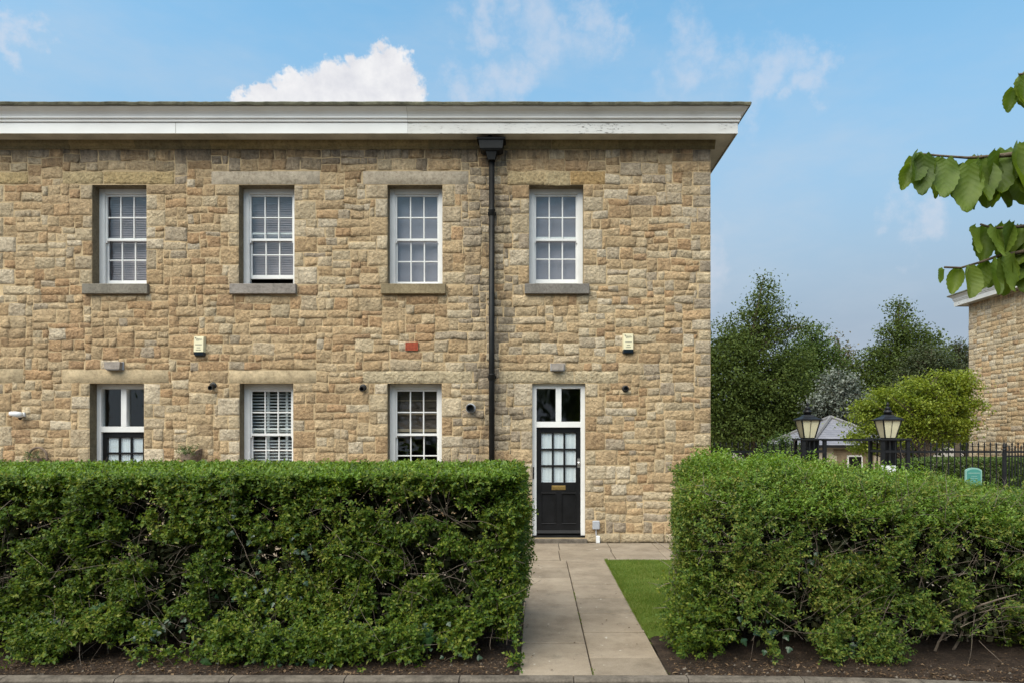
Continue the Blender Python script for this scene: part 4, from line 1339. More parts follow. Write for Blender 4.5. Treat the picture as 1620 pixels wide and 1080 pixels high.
# ------------------------------------------------------------------ hedges
def hedge(name, label, x0, x1, yf, yb, zf, ztop_f, loose, seed, leafm, ends=(False, True), dens=1.0, xe=None, twig_n=700, group=None, leafL=0.030, leafW=0.020, tall=0.0):
    """zf(x,z) front face, ztop_f(x,y) top, leaves on sprigs with gaps, twigs inside"""
    r = np.random.default_rng(seed)
    root = empty(name, ((x0+x1)/2, (yf+yb)/2, 0))
    tag(root, label, 'hedge', group)
    gs = []
    Lx = x1-x0
    XE = xe or (lambda y: np.full(np.shape(y), x0))
    # front
    n = int(1700*dens*Lx*1.45)
    X = r.uniform(x0, x1, n); u = r.uniform(0, 1, n)
    Zt = ztop_f(X, np.full(n, yf))
    Z = 0.05 + (Zt-0.05)*u
    dn = fbm(X*2.1, Z*2.6, 0, seed+1, 3)
    dn2 = fbm(X*6.5, Z*6.5, 0, seed+2, 2)
    low = np.clip((0.34-Z)/0.34, 0, 1)
    keep = (dn*0.45+dn2*0.55) > (0.455 + loose*0.05 - 0.16*np.clip((Z-Zt+0.22)/0.22, 0, 1) + 0.07*low)
    keep &= X > XE(np.full(n, yf))
    X, Z = X[keep], Z[keep]
    dep = np.abs(r.normal(0, .055+.03*loose, len(X)))
    Y = zf(X, Z) + dep + 0.26*(0.62-fbm(X*6.5, Z*6.5, 0, seed+2, 2)) - 0.03*r.random(len(X))
    A = np.stack([X, Y, Z], 1)
    Dn = np.stack([r.normal(0, .5, len(X)), -0.75+r.normal(0, .35, len(X)), 0.55+r.normal(0, .4, len(X))], 1)
    gs.append(sprig_leaves(A, Dn, r.uniform(.05, .12, len(X)), 9, leafL, leafW, r))
    # top
    n = int(1250*dens*Lx*(yb-yf))
    X = r.uniform(x0, x1, n); Y = yf + (yb-yf)*r.random(n)**1.15
    kk = X > XE(Y)
    X, Y = X[kk], Y[kk]
    n = len(X)
    Z = ztop_f(X, Y) - np.abs(r.normal(0, .05, n)) - 0.04
    A = np.stack([X, Y, Z], 1)
    Dn = np.stack([r.normal(0, .45, n), r.normal(-.1, .45, n), 0.9+r.normal(0, .25, n)], 1)
    gs.append(sprig_leaves(A, Dn, r.uniform(.05, .11+tall, n), 9, leafL*1.05, leafW*1.05, r))
    # this year's paler growth on the clipped top and shoulders
    n = int(520*dens*Lx*(yb-yf))
    X = r.uniform(x0, x1, n); Y = yf + (yb-yf)*r.random(n)**1.5
    kk = X > XE(Y)
    X, Y = X[kk], Y[kk]
    n = len(X)
    A = np.stack([X, Y, ztop_f(X, Y)-.035+.02*r.random(n)], 1)
    Vg = sprig_leaves(A, np.stack([r.normal(0, .4, n), r.normal(-.25, .4, n), .8+r.normal(0, .2, n)], 1), r.uniform(.03, .08+tall, n), 8, leafL, leafW, r)
    tag(mesh('new_growth', *Vg, M['leaf_shoot'], root), kind='stuff')
    # stray shoots standing off the face
    n = int((26+70*loose)*Lx)
    X = r.uniform(x0+.1, x1-.05, n); Z = r.uniform(.25, 1.5, n)
    A = np.stack([X, zf(X, Z)-.02, Z], 1)
    gs.append(sprig_leaves(A, np.stack([r.normal(0, .6, n), -.7+r.normal(0, .3, n), .5+r.normal(0, .4, n)], 1), r.uniform(.10, .22, n), 12, leafL, leafW, r))
    # low clumps spilling over the soil at the foot
    n = int(420*Lx)
    X = r.uniform(x0, x1, n); Z = .03+.30*r.random(n)**1.3
    A = np.stack([X, zf(X, np.full(n, .2))+r.normal(-.06, .07, n), Z], 1)
    A = A[(fbm(X*2.4, 4.4, 0, seed+9) > .50) & (X > XE(np.full(n, yf)))]
    n = len(A)
    gs.append(sprig_leaves(A, np.stack([r.normal(0, .5, n), -.6+r.normal(0, .3, n), .5+r.normal(0, .4, n)], 1), r.uniform(.06, .13, n), 9, leafL, leafW, r))
    # end faces
    for side, on in zip((-1, 1), ends):
        if not on: continue
        n = int(1500*dens*(yb-yf)*1.4)
        Y = r.uniform(yf, yb, n); u = r.random(n)
        xe_ = XE(Y) if side < 0 else np.full(n, x1)
        Z = 0.14 + (ztop_f(xe_, Y)-0.14)*u
        k = fbm(Y*3, Z*3, 0, seed+4, 3) > 0.36+.05*loose
        Y, Z, xe_ = Y[k], Z[k], xe_[k]
        m = len(Y)
        bul = 0.11*(fbm(Y*2, Z*3.2, 0, seed+5)-0.5)*2 - 0.10*np.clip((0.5-Z)/0.5, 0, 1)
        X = xe_ + side*(bul - np.abs(r.normal(0, .05, m)))
        A = np.stack([X, Y, Z], 1)
        Dn = np.stack([side*0.7+r.normal(0, .35, m), r.normal(-.15, .4, m), .5+r.normal(0, .35, m)], 1)
        gs.append(sprig_leaves(A, Dn, r.uniform(.05, .12, m), 9, leafL, leafW, r))
    V, Fc = merge(gs)
    tag(mesh('foliage', V, Fc, M[leafm], root), kind='stuff')
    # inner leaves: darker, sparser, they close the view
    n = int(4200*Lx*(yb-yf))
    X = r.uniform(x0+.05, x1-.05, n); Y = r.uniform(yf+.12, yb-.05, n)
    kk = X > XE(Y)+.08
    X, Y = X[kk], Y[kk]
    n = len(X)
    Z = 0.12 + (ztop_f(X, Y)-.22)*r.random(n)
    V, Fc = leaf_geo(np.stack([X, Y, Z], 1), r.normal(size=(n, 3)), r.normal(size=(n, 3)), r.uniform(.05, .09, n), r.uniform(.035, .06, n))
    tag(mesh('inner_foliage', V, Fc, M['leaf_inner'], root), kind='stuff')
    # stems and twigs
    lines = []
    ns = int(Lx*7)
    for i in range(ns):
        y = r.uniform(yf+.16, (yf+yb)/2+.1); x = r.uniform(float(XE(y))+.2, x1-.35)
        lines.append((walk((x, y, -0.03), (r.normal(0, .3), r.normal(-.1, .25), 1), r.uniform(.7, 1.2), 7, .16, r, .06), np.linspace(r.uniform(.012, .024), .004, 8)))
    for i in range(int(twig_n*Lx/6)):
        x = r.uniform(float(XE(yf)), x1-.08); z = r.uniform(.12, 1.4)
        y = float(zf(np.array([x]), np.array([z]))[0]) + r.uniform(-.005, .12)
        d = (r.normal(0, .8), r.normal(-.12, .25), r.normal(.45, .6))
        L = r.uniform(.15, .65)
        lines.append((walk((x, y, z), d, L, 6, .13, r, r.normal(-.05, .07)), np.linspace(r.uniform(.0012, .0034), .0008, 7)))
    V, Fc = twig_batch(lines)
    tag(mesh('twigs', V, Fc, M['twig'], root), kind='stuff')
    return root

hl_front = lambda x, z: 5.97 + 0.10*(fbm(np.asarray(x)*1.3, np.asarray(z)*1.7, 0, 50)-0.5) - 0.30*np.clip((0.5-z)/0.5, 0, 1)*fbm(np.asarray(x)*2.5, 3.3, 0, 52)
hl_top = lambda x, y: 1.575 + 0.055*np.clip((np.asarray(y)-6.0)/1.0, 0, 1) + 0.03*(fbm(np.asarray(x)*1.7, np.asarray(y)*1.7, 0, 51)-0.5) + 0.0*x
hedge('clipped_hedge', 'long square-clipped green hedge left of the path, in front of the windows', -6.4, -0.17, 5.97, 7.5, hl_front, hl_top, 0.0, 100, 'leaf_hedge', (False, True), 1.08, twig_n=560)
hr_front = lambda x, z: 5.96 + 0.42*(fbm(np.asarray(x)*1.2, np.asarray(z)*1.5, 0, 60)-0.5) + 0.42*np.clip((np.asarray(z)-1.0)/0.6, 0, 1)**2 - 0.32*np.clip((0.5-z)/0.5, 0, 1)*fbm(np.asarray(x)*2.5, 7.3, 0, 63) + 0.30*np.clip((np.asarray(x)-3.6)/1.4, 0, 1)
def hr_top(x, y):
    x, y = np.asarray(x, float), np.asarray(y, float)
    return 1.56 + 0.12*np.clip((y-6.4)/0.7, 0, 1) - 0.26*np.clip((6.5-y)/.52, 0, 1)**2 - 0.30*np.clip((1.78-x-.0*y)/0.5, 0, 1)**2 - 0.075*np.clip(x-1.9, 0, 2.1) - 0.13*np.clip((x-3.95)/.6, 0, 1.6) + 0.13*(fbm(x*1.9, y*1.9, 0, 61)-0.5)*1.25 + 0.11*(fbm(x*6, y*6, 0, 62)-.5)
hedge('loose_hedge', 'loose overgrown green hedge with bare twigs, right of the path', 1.28, 5.3, 5.98, 7.4, hr_front, hr_top, 1.0, 200, 'leaf_hedge2', (True, True), 1.05, twig_n=620, xe=lambda y: 1.30+.17*(np.asarray(y)-6.0)+.5*np.clip((6.25-np.asarray(y))/.3, 0, 1)**2, leafL=0.027, leafW=0.016, tall=.05)

# bare branch sticking out of the loose hedge over the lawn
r = np.random.default_rng(77)
bt = empty('bare_shrub', (1.42, 6.5, 0))
tag(bt, 'bare grey twiggy branches leaning out over the lawn beside the loose hedge', 'shrub')
lines = []
base = [(1.50, 6.55, 0.02), (1.38, 6.5, .28), (1.36, 6.5, .5), (1.40, 6.5, .72)]
lines.append((base, [.016, .013, .010, .007]))
for i in range(46):
    k = r.integers(1, 4)
    p = np.array(base[k]) + r.normal(0, .04, 3)
    lines.append((walk(p, (r.normal(-.05, .5), r.normal(0, .4), .7), r.uniform(.15, .5), 5, .30, r), np.linspace(.005, .0012, 6)))
for i in range(120):
    z = r.uniform(.5, 1.45)
    p = (r.uniform(1.5, 1.85), r.uniform(6.1, 6.8), z)
    lines.append((walk(p, (-.55+r.normal(0, .4), r.normal(0, .4), .3+r.normal(0, .4)), r.uniform(.15, .42), 5, .35, r), np.linspace(.004, .001, 6)))
V, Fc = twig_batch(lines)
tag(mesh('twigs', V, Fc, M['deadtwig'], bt), kind='stuff')
n = 420
P = np.stack([r.uniform(1.38, 1.9, n), r.uniform(6.1, 6.8, n), 1.4*r.random(n)**1.6+.08], 1)
Vf = sprig_leaves(P, np.stack([r.normal(-.5, .5, n), r.normal(-.3, .4, n), r.normal(.5, .4, n)], 1), r.uniform(.05, .12, n), 8, .022, .014, r)
tag(mesh('foliage', *Vf, M['leaf_hedge2'], bt), kind='stuff')

skx = r.normal(1.38, .17, 950); sky_ = r.normal(6.15, .18, 950); skz = np.abs(r.normal(0, .38, 950))+.03
kk = (skx > 1.12+.22*np.abs(skz-.45)) & (skz < 1.2) & (fbm(skx*5, skz*5, sky_*5, 95) > .42)
A = np.stack([skx, sky_, skz], 1)[kk]
Vf = sprig_leaves(A, np.stack([r.normal(-.35, .5, len(A)), r.normal(-.5, .4, len(A)), r.normal(.6, .4, len(A))], 1), r.uniform(.05, .13, len(A)), 9, .030, .019, r)
tag(mesh('low_foliage', *Vf, M['leaf_hedge'], bt), kind='stuff')
# fresh shoots standing up from the loose hedge
r = np.random.default_rng(91)
sh = empty('hedge_shoots', (2.6, 7.0, 1.6))
tag(sh, 'bright upright young shoots growing through the top of the loose hedge', 'shoots', kind='stuff')
n = 1500
X = r.uniform(1.62, 4.0, n); Y = r.uniform(6.6, 7.4, n)
A = np.stack([X, Y, hr_top(X, Y)-.09], 1)
tallk = r.random(n)**2*1.6
Vf = sprig_leaves(A, np.stack([r.normal(0, .22, n), r.normal(-.05, .22, n), np.ones(n)], 1), .07+.13*tallk*(fbm(X*2.2, Y*2, 0, 92) > .45), 12, .038, .021, r)
tag(mesh('foliage', *Vf, M['leaf_shoot'], sh), kind='stuff')
sh['kind'] = 'stuff'

# dark shrub at the right edge behind the hedge
def shrub(name, label, c, rad, n, leafm, L, Wd, seed, cat='shrub', lines_n=30, shell=.5):
    r = np.random.default_rng(seed)
    root = empty(name, (c[0], c[1], c[2]-rad[2]))
    tag(root, label, cat)
    d = unit(r.normal(size=(n, 3)))
    q = r.random(n)**(1/2.2*shell*2)
    q = q*(0.78+0.32*fbm(d[:, 0]*2.5+9, d[:, 1]*2.5, d[:, 2]*2.5, seed))
    A = np.array(c)+d*q[:, None]*np.array(rad)
    k = (fbm(A[:, 0]*2.6, A[:, 1]*2.6, A[:, 2]*2.6, seed+3) > .40) & (A[:, 2] > c[2]-rad[2]+.03)
    A, d = A[k], d[k]
    Vf = sprig_leaves(A, d+np.array([0, 0, .5])+r.normal(0, .35, A.shape), r.uniform(2, 4.5, len(A))*L, 8, L, Wd, r)
    tag(mesh('foliage', *Vf, M[leafm], root), kind='stuff')
    ln = []
    for i in range(lines_n):
        e = np.array(c)+unit(r.normal(size=(1, 3)))[0]*np.array(rad)*.8
        b = np.array([c[0], c[1], c[2]-rad[2]-.05])+np.array([r.normal(0, .08), r.normal(0, .08), 0])
        m_ = (b+e)/2+np.array([0, 0, .15*rad[2]])+r.normal(0, .05, 3)
        ln.append(([tuple(b), tuple(m_), tuple(e)], [.018*rad[0], .011*rad[0], .003]))
    V, Fc = twig_batch(ln, 5)
    mesh('stems_or_dark_core', V, Fc, M['twig'], root)
    return root
shrub('laurel_shrub', 'dark leafy shrub at the right edge behind the end of the loose hedge', (6.0, 7.8, .68), (.85, .7, .74), 2600, 'leaf_hedge2', .045, .022, 301)
shrub('laurel_shrub', 'low dark shrub at the foot of the right edge near the kerb', (4.72, 6.25, .32), (.62, .38, .42), 1500, 'leaf_hedge', .03, .018, 302)
shrub('garden_shrub', 'small pale green bush left of the slate-roofed lodge', *[(W(1238, 690, 24)[0], 24, .75)], (.9, .8, 1.1), 1100, 'leaf_mid', .11, .06, 303)

# ivy along the foot of the clipped hedge
def ivy_leaf_geo(p, dn, nn, s):
    dn = Vector(dn).normalized(); sd = dn.cross(Vector(nn)).normalized(); nn = sd.cross(dn)
    out = [(0, 0), (.42, .12), (.50, .38), (.30, .46), (.24, .70), (0, 1.0), (-.24, .70), (-.30, .46), (-.50, .38), (-.42, .12)]
    c = Vector(p)+dn*s*.4+nn*s*.05
    v = [tuple(c)]+[tuple(Vector(p)+sd*a*s+dn*b*s-nn*abs(a)*s*.15) for a, b in out]
    return v, [(0, i+1, (i+1) % 10+1) for i in range(10)]
r = np.random.default_rng(55)
ivy = empty('ivy', (-2.2, 6.0, 0))
tag(ivy, 'dark ivy with lobed leaves climbing the foot of the clipped hedge', 'ivy')
spots = [(-2.9, .22, 26, .22), (-1.75, .14, 30, .22), (-2.2, .18, 20, .2), (-1.45, .2, 16, .15), (-2.3, .55, 16, .2), (-1.95, .95, 14, .18), (-0.72, .16, 14, .12), (-3.35, .25, 10, .1), (-4.2, .3, 8, .1), (-2.6, 1.15, 8, .12), (-1.05, .28, 10, .1)]
for (x, z, m_, s_) in spots:
    for i in range(m_):
        px, pz = x+r.normal(0, s_), max(.04, z+r.normal(0, s_*.6))
        py = float(hl_front(np.array([px]), np.array([pz]))[0])+r.uniform(-.07, .05)
        v, f = ivy_leaf_geo((px, py, pz), (r.normal(0, .5), r.normal(-.2, .2), -.5+r.normal(0, .4)), (r.normal(0, .35), -1, .5+r.normal(0, .3)), r.uniform(.035, .065))
        mesh('leaf', v, f, M['leaf_ivy'], ivy)
lines = [(walk((x, 6.05, .0), (r.normal(0, .5), .1, 1), .5, 6, .3, r), np.linspace(.006, .002, 7)) for (x, z, m_, s_) in spots]
V, Fc = twig_batch(lines)
mesh('stems_or_dark_core', V, Fc, M['twig'], ivy)
ivy2 = empty('ivy', (2.6, 6.0, 0))
tag(ivy2, 'dark ivy with lobed leaves in the middle of the loose hedge', 'ivy')
for (x, z, m_, s_) in [(2.35, .95, 14, .14), (2.9, .78, 12, .13), (2.0, .3, 14, .16), (2.75, .13, 12, .12)]:
    for i in range(m_):
        px, pz = x+r.normal(0, s_), max(.04, z+r.normal(0, s_*.6))
        py = float(hr_front(np.array([px]), np.array([pz]))[0])+r.uniform(-.03, .08)
        v, f = ivy_leaf_geo((px, py, pz), (r.normal(0, .5), r.normal(-.2, .2), -.5+r.normal(0, .4)), (r.normal(0, .35), -1, .5+r.normal(0, .3)), r.uniform(.04, .075))
        mesh('leaf', v, f, M['leaf_ivy'], ivy2)
# maple seedlings with broad leaves in the hedge foot
def maple_geo(p, dn, nn, s):
    dn = Vector(dn).normalized(); sd = dn.cross(Vector(nn)).normalized(); nn = sd.cross(dn)
    out = [(0, 0), (.28, -.10), (.22, .08), (.58, .18), (.44, .32), (.50, .56), (.24, .52), (.16, .78), (0, 1.0), (-.16, .78), (-.24, .52), (-.50, .56), (-.44, .32), (-.58, .18), (-.22, .08), (-.28, -.10)]
    c = Vector(p)+dn*s*.3+nn*s*.04
    n = len(out)
    v = [tuple(c)]+[tuple(Vector(p)+sd*a*s+dn*b*s-nn*abs(a)*s*.22-nn*b*b*s*.1) for a, b in out]
    return v, [(0, i+1, (i+1) % n+1) for i in range(n)]
for (px, py, Y, m_, lab) in ((158, 965, 5.98, 5, 'broad-leaved maple seedling low in the left half of the clipped hedge'), (330, 1040, 5.82, 1, 'single broad maple leaf hanging over the soil below the clipped hedge'),
                             (672, 1003, 5.9, 4, 'broad-leaved maple seedling low near the right end of the clipped hedge')):
    x, z = W(px, py, Y)
    t = empty('maple_seedling', (x, Y, 0))
    tag(t, lab, 'seedling', 'maple seedlings in the hedge')
    st = [(x, Y+.12, 0.0), (x+.01, Y+.06, z*.6), (x, Y, z)]
    MB().tube(st, [.006, .004, .002], 5).build('stem', M['twig'], t)
    for i in range(m_):
        p = (x+r.normal(0, .05)*(m_ > 1), Y-.02+r.normal(0, .02), z+r.normal(0, .05)*(m_ > 1))
        v, f = maple_geo(p, (r.normal(0, .5), -.2, -.8+r.normal(0, .2)), (r.normal(0, .2), -1, .55), r.uniform(.08, .12))
        mesh('leaf', v, f, M['leaf_syc'], t)

# leaf litter on the soil and weeds on the lawn edge
r = np.random.default_rng(33)
n = 9000
X = np.concatenate([r.uniform(-5.4, -.18, 5200), r.uniform(1.1, 5.2, 3800)])
Y = kerb_y(X)+.02+np.abs(r.normal(0, .28, n))
Zs = soil_z(X, Y)+.004
Vf = leaf_geo(np.stack([X, Y, Zs], 1), np.stack([r.normal(size=n), r.normal(size=n), r.normal(0, .25, n)], 1), np.stack([r.normal(0, .3, n), r.normal(0, .3, n), np.ones(n)], 1), .006+.05*r.random(n)**3, .004+.028*r.random(n)**3)
tag(mesh('leaf_litter', *Vf, M['litter']), 'dry brown leaf litter scattered over the soil beds', 'litter', kind='stuff')
n = 1500
X = r.uniform(-5, 5.0, n); Y = kerb_y(X)-.1-np.abs(r.normal(0, .05, n))
Vf = leaf_geo(np.stack([X, Y, np.full(n, -.056)], 1), np.stack([r.normal(size=n), r.normal(size=n), r.normal(0, .2, n)], 1), np.stack([r.normal(0, .3, n), r.normal(0, .3, n), np.ones(n)], 1), r.uniform(.006, .022, n), r.uniform(.004, .013, n))
tag(mesh('road_litter', *Vf, M['litter']), 'dry leaf litter gathered along the foot of the kerb', 'litter', kind='stuff')
mb = MB()
for i in range(160):
    x, y = r.uniform(-5, 5), 0
    if -.17 < x < 1.09: continue
    y = float(kerb_y(x))+.02+abs(r.normal(0, .25)); s = r.uniform(.006, .018)
    z = float(soil_z(np.array([x]), np.array([y]))[0])
    mb.add([(x-s, y, z), (x, y-s, z), (x+s, y, z), (x, y+s, z), (x+s*.2, y, z+s*.9)], [(0, 1, 4), (1, 2, 4), (2, 3, 4), (3, 0, 4)])
tag(mb.build('soil_stones', M['kerb']), 'small pale stones lying in the soil beds', 'stones', kind='stuff')

# lawn beside the path
lx = np.linspace(PX1-.002, 4.2, 30); ly = np.linspace(6.72, strip0+.004, 30)
tag(sheet('lawn', lx, ly, lambda a, b: .012+.012*(fbm(a*5, b*5, 0, 70)-.5)-.09*np.clip((6.98+.3*(fbm(a*4, 0, 0, 72)-.5)-b)/.2, 0, 1), M['grass']), kind='structure')
n = 78000
X = PX1-.015+1.85*r.random(n)**1.15; Y = 6.75+(strip0-6.75)*r.random(n)
k = (r.random(n) < np.clip((Y-6.7)/.55+.8*(fbm(X*4, Y*4, 0, 71)-.5), 0, 1))
X, Y = X[k], Y[k]; n = len(X)
P = np.stack([X, Y, np.full(n, .006)], 1)
Dn = np.stack([r.normal(0, .45, n)-1.1*(X < PX1+.03)*r.random(n), r.normal(0, .45, n), np.ones(n)], 1)
hgt = r.uniform(.015, .038, n)*(.55+1.1*fbm(X*3.2, Y*3.2, 0, 75))+.02*(r.random(n) > .97)+.03*(X < PX1+.03)*r.random(n)
Vb = np.stack([P+np.stack([np.full(n, .0022), np.zeros(n), np.zeros(n)], 1), P+unit(Dn)*hgt[:, None], P-np.stack([np.full(n, .0022), np.zeros(n), np.zeros(n)], 1)], 1).reshape(-1, 3)
tag(mesh('grass', Vb, np.arange(3*n).reshape(-1, 3), M['grass_blade']), 'short green grass of the lawn beside the path', 'grass', kind='stuff')

# ------------------------------------------------------------------ planters on the wall
def planter_corner():
    x, z = wallpt(299, 722, .14)
    t = empty('wall_planter', (x, D-.14, z-.12))
    tag(t, 'grey woven wall planter with trailing variegated plant, beside the net-curtained door', 'planter')
    n = 20
    V, Fc = [], []
    prof_ = [(.05, -.20), (.13, -.14), (.175, -.05), (.185, .05), (.17, .052), (.15, -.03)]
    for rr, zz in prof_:
        for k in range(n+1):
            a = math.pi*k/n
            wv = 1+.03*math.sin(k*5+zz*90)
            V.append((x+rr*wv*math.cos(a), D-.02-rr*wv*1.1*math.sin(a), z+zz+(.10*max(0, math.cos(a))**2 if zz > -.1 else 0)))
    for i in range(len(prof_)-1):
        for k in range(n): Fc.append((i*(n+1)+k, (i+1)*(n+1)+k, (i+1)*(n+1)+k+1, i*(n+1)+k+1))
    mesh('basket', V, Fc, M['wicker'], t)
    r = np.random.default_rng(12)
    m_ = 60
    A = np.stack([x+r.normal(-.03, .08, m_), D-.12+r.normal(0, .04, m_), z+.04+r.uniform(-.02, .10, m_)], 1)
    Vf = sprig_leaves(A, np.stack([r.normal(-.25, .5, m_), r.normal(-.3, .3, m_), r.normal(.5, .5, m_)], 1), r.uniform(.05, .14, m_), 7, .035, .022, r)
    tag(mesh('plant', *Vf, M['basket_leaf'], t), kind='stuff')
planter_corner()
def hoop_basket():
    x, z = wallpt(58, 722, .1)
    t = empty('wall_planter', (x, D-.1, z-.12))
    tag(t, 'round brown hoop basket with sparse plants on the wall at far left', 'planter')
    pts = [(x+.165*math.cos(a), D-.07, z+.165*math.sin(a)) for a in np.linspace(-.35, math.pi*1.15, 26)]
    MB().tube(pts, .022, 7).build('hoop', M['wicker'], t)
    MB().add(*(lambda V: (V, [(i, i+9, i+10, i+1) for i in range(8)]+[(9+i, 18+i, 19+i, 10+i) for i in range(8)]))(
        [(x+.17*math.cos(a), D-.02-.17*math.sin(a), z-.02) for a in np.linspace(0, math.pi, 9)] + [(x+.14*math.cos(a), D-.02-.14*math.sin(a), z-.12) for a in np.linspace(0, math.pi, 9)] + [(x+.05*math.cos(a), D-.02-.05*math.sin(a), z-.19) for a in np.linspace(0, math.pi, 9)])).build('basket', M['wicker'], t)
    r = np.random.default_rng(13)
    m_ = 40
    A = np.stack([x+r.normal(-.10, .08, m_), D-.12+r.normal(0, .04, m_), z-.02+r.uniform(-.05, .09, m_)], 1)
    Vf = sprig_leaves(A, np.stack([r.normal(-.2, .5, m_), r.normal(-.3, .3, m_), r.normal(.3, .5, m_)], 1), r.uniform(.04, .1, m_), 6, .026, .016, r)
    tag(mesh('plant', *Vf, M['basket_leaf'], t), kind='stuff')
hoop_basket()
# pink flowers on the sill of the shuttered window
x, z = wallpt(420, 737, .05)
t = empty('window_box', (x, D-.08, LO0-.1))
tag(t, 'pink flowers in a box on the sill of the shuttered window', 'flowers')
MB().frustum((x, D-.10), LO0-.20, LO0-.02, .70, .80, .14, .18).build('box', M['terracotta'], t)
r = np.random.default_rng(14)
for px in (405, 410, 428, 433, 440):
    fx, fz = wallpt(px, 738+r.uniform(-1, 2), .08)
    V, Fc = [], []
    P = np.array([fx, D-.08, fz])+r.normal(0, .016, (34, 3))
    Vf = leaf_geo(P, r.normal(size=(34, 3)), r.normal(size=(34, 3)), r.uniform(.015, .028, 34), r.uniform(.014, .022, 34))
    mesh('blossom', *Vf, M['pink'], t)
    MB().tube([(fx, D-.09, LO0-.05), (fx, D-.08, fz)], .004, 5).build('stem', M['leaf_syc'], t)
# houseplant behind the brown-blind window
x, z = W(690, 735, D+.6)
t = empty('houseplant', (x, D+.6, z-.35))
tag(t, 'green houseplant inside the brown-blind window, bottom right pane', 'plant')
MB().frustum((x, D+.6), z-.40, z-.2, .14, .2).build('pot', M['terracotta'], t)
m_ = 26
A = np.repeat([[x, D+.6, z-.2]], m_, 0)+r.normal(0, .03, (m_, 3))
Vf = leaf_geo(A, np.stack([r.normal(0, .5, m_), r.normal(-.3, .4, m_), np.ones(m_)], 1), np.stack([r.normal(0, .3, m_), -np.ones(m_), r.normal(.3, .2, m_)], 1), r.uniform(.16, .32, m_), r.uniform(.05, .09, m_))
tag(mesh('leaves', *Vf, M['leaf_syc'], t), kind='stuff')

# ================================================================== RIGHT-HAND BUILDING
BX, BY = 17.64, 27.9
house2 = empty('stone_house', (BX+3, BY-4, -1))
tag(house2, 'second stone building with white eaves, cut off by the right edge', 'house')
S2 = Stones((BX, BY, 0), (0, -1, 0), (-1, 0, 0))
mb = MB()
mb.add([(BX-.004, BY, -1.2), (BX-.004, BY-9, -1.2), (BX-.004, BY-9, ZS), (BX-.004, BY, ZS)], [(0, 1, 2, 3)])
wall2 = mb.build('wall', M['mortar'], house2)
MB().add([(BX+.01, BY, -1.2), (BX+8, BY, -1.2), (BX+8, BY, ZS), (BX+.01, BY, ZS)], [(0, 3, 2, 1)]).add([(BX+.01, BY-9, -1.2), (BX+8, BY-9, -1.2), (BX+8, BY-9, ZS), (BX+.01, BY-9, ZS)], [(0, 1, 2, 3)]).build('side_wall', M['sidestone'], house2)
res2 = []
z, k = -.2, 0
while z < ZS-.02:
    h = random.choice((.22, .25, .28))
    if ZS-(z+h) < .15: h = ZS-z
    w = random.uniform(.40, .6) if k % 2 else random.uniform(.24, .34)
    res2.append((0, w, z, z+h))
    if z > .9:
        V, Fc = S2.geo(0, w, z, z+h, seed=k, proud=.016, rough=.012, tight=(1, 0, 0, 0), wob=.004, cj=.003)
        mesh('quoin', V, Fc, M['stone'], wall2, True, col=pick(GREY if random.random() < .6 else PALE)[None, :])
    z += h; k += 1
rects2 = pack(0, 6.0, -.2, ZS, res2, wmean=.46, seed=9)
seen2 = sorted([q for q in rects2 if q[0] < 3.3 and q[3] > 1.2], key=lambda q: -(q[1]-q[0])*(q[3]-q[2]))
big2 = set(seen2[:230])
rest, rcol = [], []
for q in rects2:
    rr_ = random.random()
    colr = pick(PALE if rr_ < .45 else (GREY if rr_ < .52 else (OCHRE if rr_ < .57 else TAN)))*1.03
    V, Fc = S2.geo(*q, seed=random.randint(0, 999), cell=.1, proud=random.uniform(.008, .02), rough=random.uniform(.012, .022))
    if q in big2: mesh('stone', V, Fc, M['stone'], wall2, True, col=colr[None, :])
    else:
        rest.append((V, Fc)); rcol.append(colr)
joined('small_stones', rest, rcol, M['stone'], wall2)
corn2 = empty('cornice', (BX, BY, ZS), house2)
def sweep2(profile, name, mat):
    n = len(profile)
    st = [[(BX+8, BY+p, z) for p, z in profile], [(BX-p, BY+p, z) for p, z in profile], [(BX-p, BY-9-p, z) for p, z in profile]]
    V = [q for s_ in st for q in s_]
    Fc = []
    for k in range(2):
        for i in range(n-1): Fc.append((k*n+i, (k+1)*n+i, (k+1)*n+i+1, k*n+i+1))
    return mesh(name, V, Fc, mat, corn2)
sweep2(prof[2:], 'moulding', M['flaking'])
sweep2(prof[:3], 'soffit', M['soffit'])
sweep2(prof_top, 'gutter_edge', M['moss'])
mesh('roof', [(BX-.3, BY+.3, ZS+.47), (BX+8, BY+.3, ZS+.47), (BX+8, BY-9.3, ZS+.47), (BX-.3, BY-9.3, ZS+.47), (BX+4, BY-4.5, ZS+1.2)], [(0, 4, 1), (1, 4, 2), (2, 4, 3), (3, 4, 0)], M['slate'], house2)

# ================================================================== LODGE WITH HIPPED SLATE ROOF
lx0, lx1, ly0, ly1 = 12.0, 16.1, 30.0, 35.4
ze, za_ = 1.53, 2.80
lodge = empty('lodge', ((lx0+lx1)/2, ly0, -1))
tag(lodge, 'small cream lodge with grey hipped slate roof behind the lanterns', 'lodge')
ax, ay = (lx0+lx1)/2, (ly0+ly1)/2
mesh('roof', [(lx0, ly0, ze), (lx1, ly0, ze), (lx1, ly1, ze), (lx0, ly1, ze), (ax, ay, za_)], [(0, 1, 4), (1, 2, 4), (2, 3, 4), (3, 0, 4), (3, 2, 1, 0)], M['slate'], lodge)
for (cx_, cy_) in ((lx0, ly0), (lx1, ly0), (lx0, ly1), (lx1, ly1)):
    MB().tube([(cx_, cy_, ze+.02), (ax, ay, za_+.03)], .09, 6).build('hip_ridge', M['lead'], lodge)
MB().box(lx0-.02, lx1+.02, ly0-.03, ly1+.03, ze-.12, ze-.005).build('gutter_board', M['iron'], lodge)
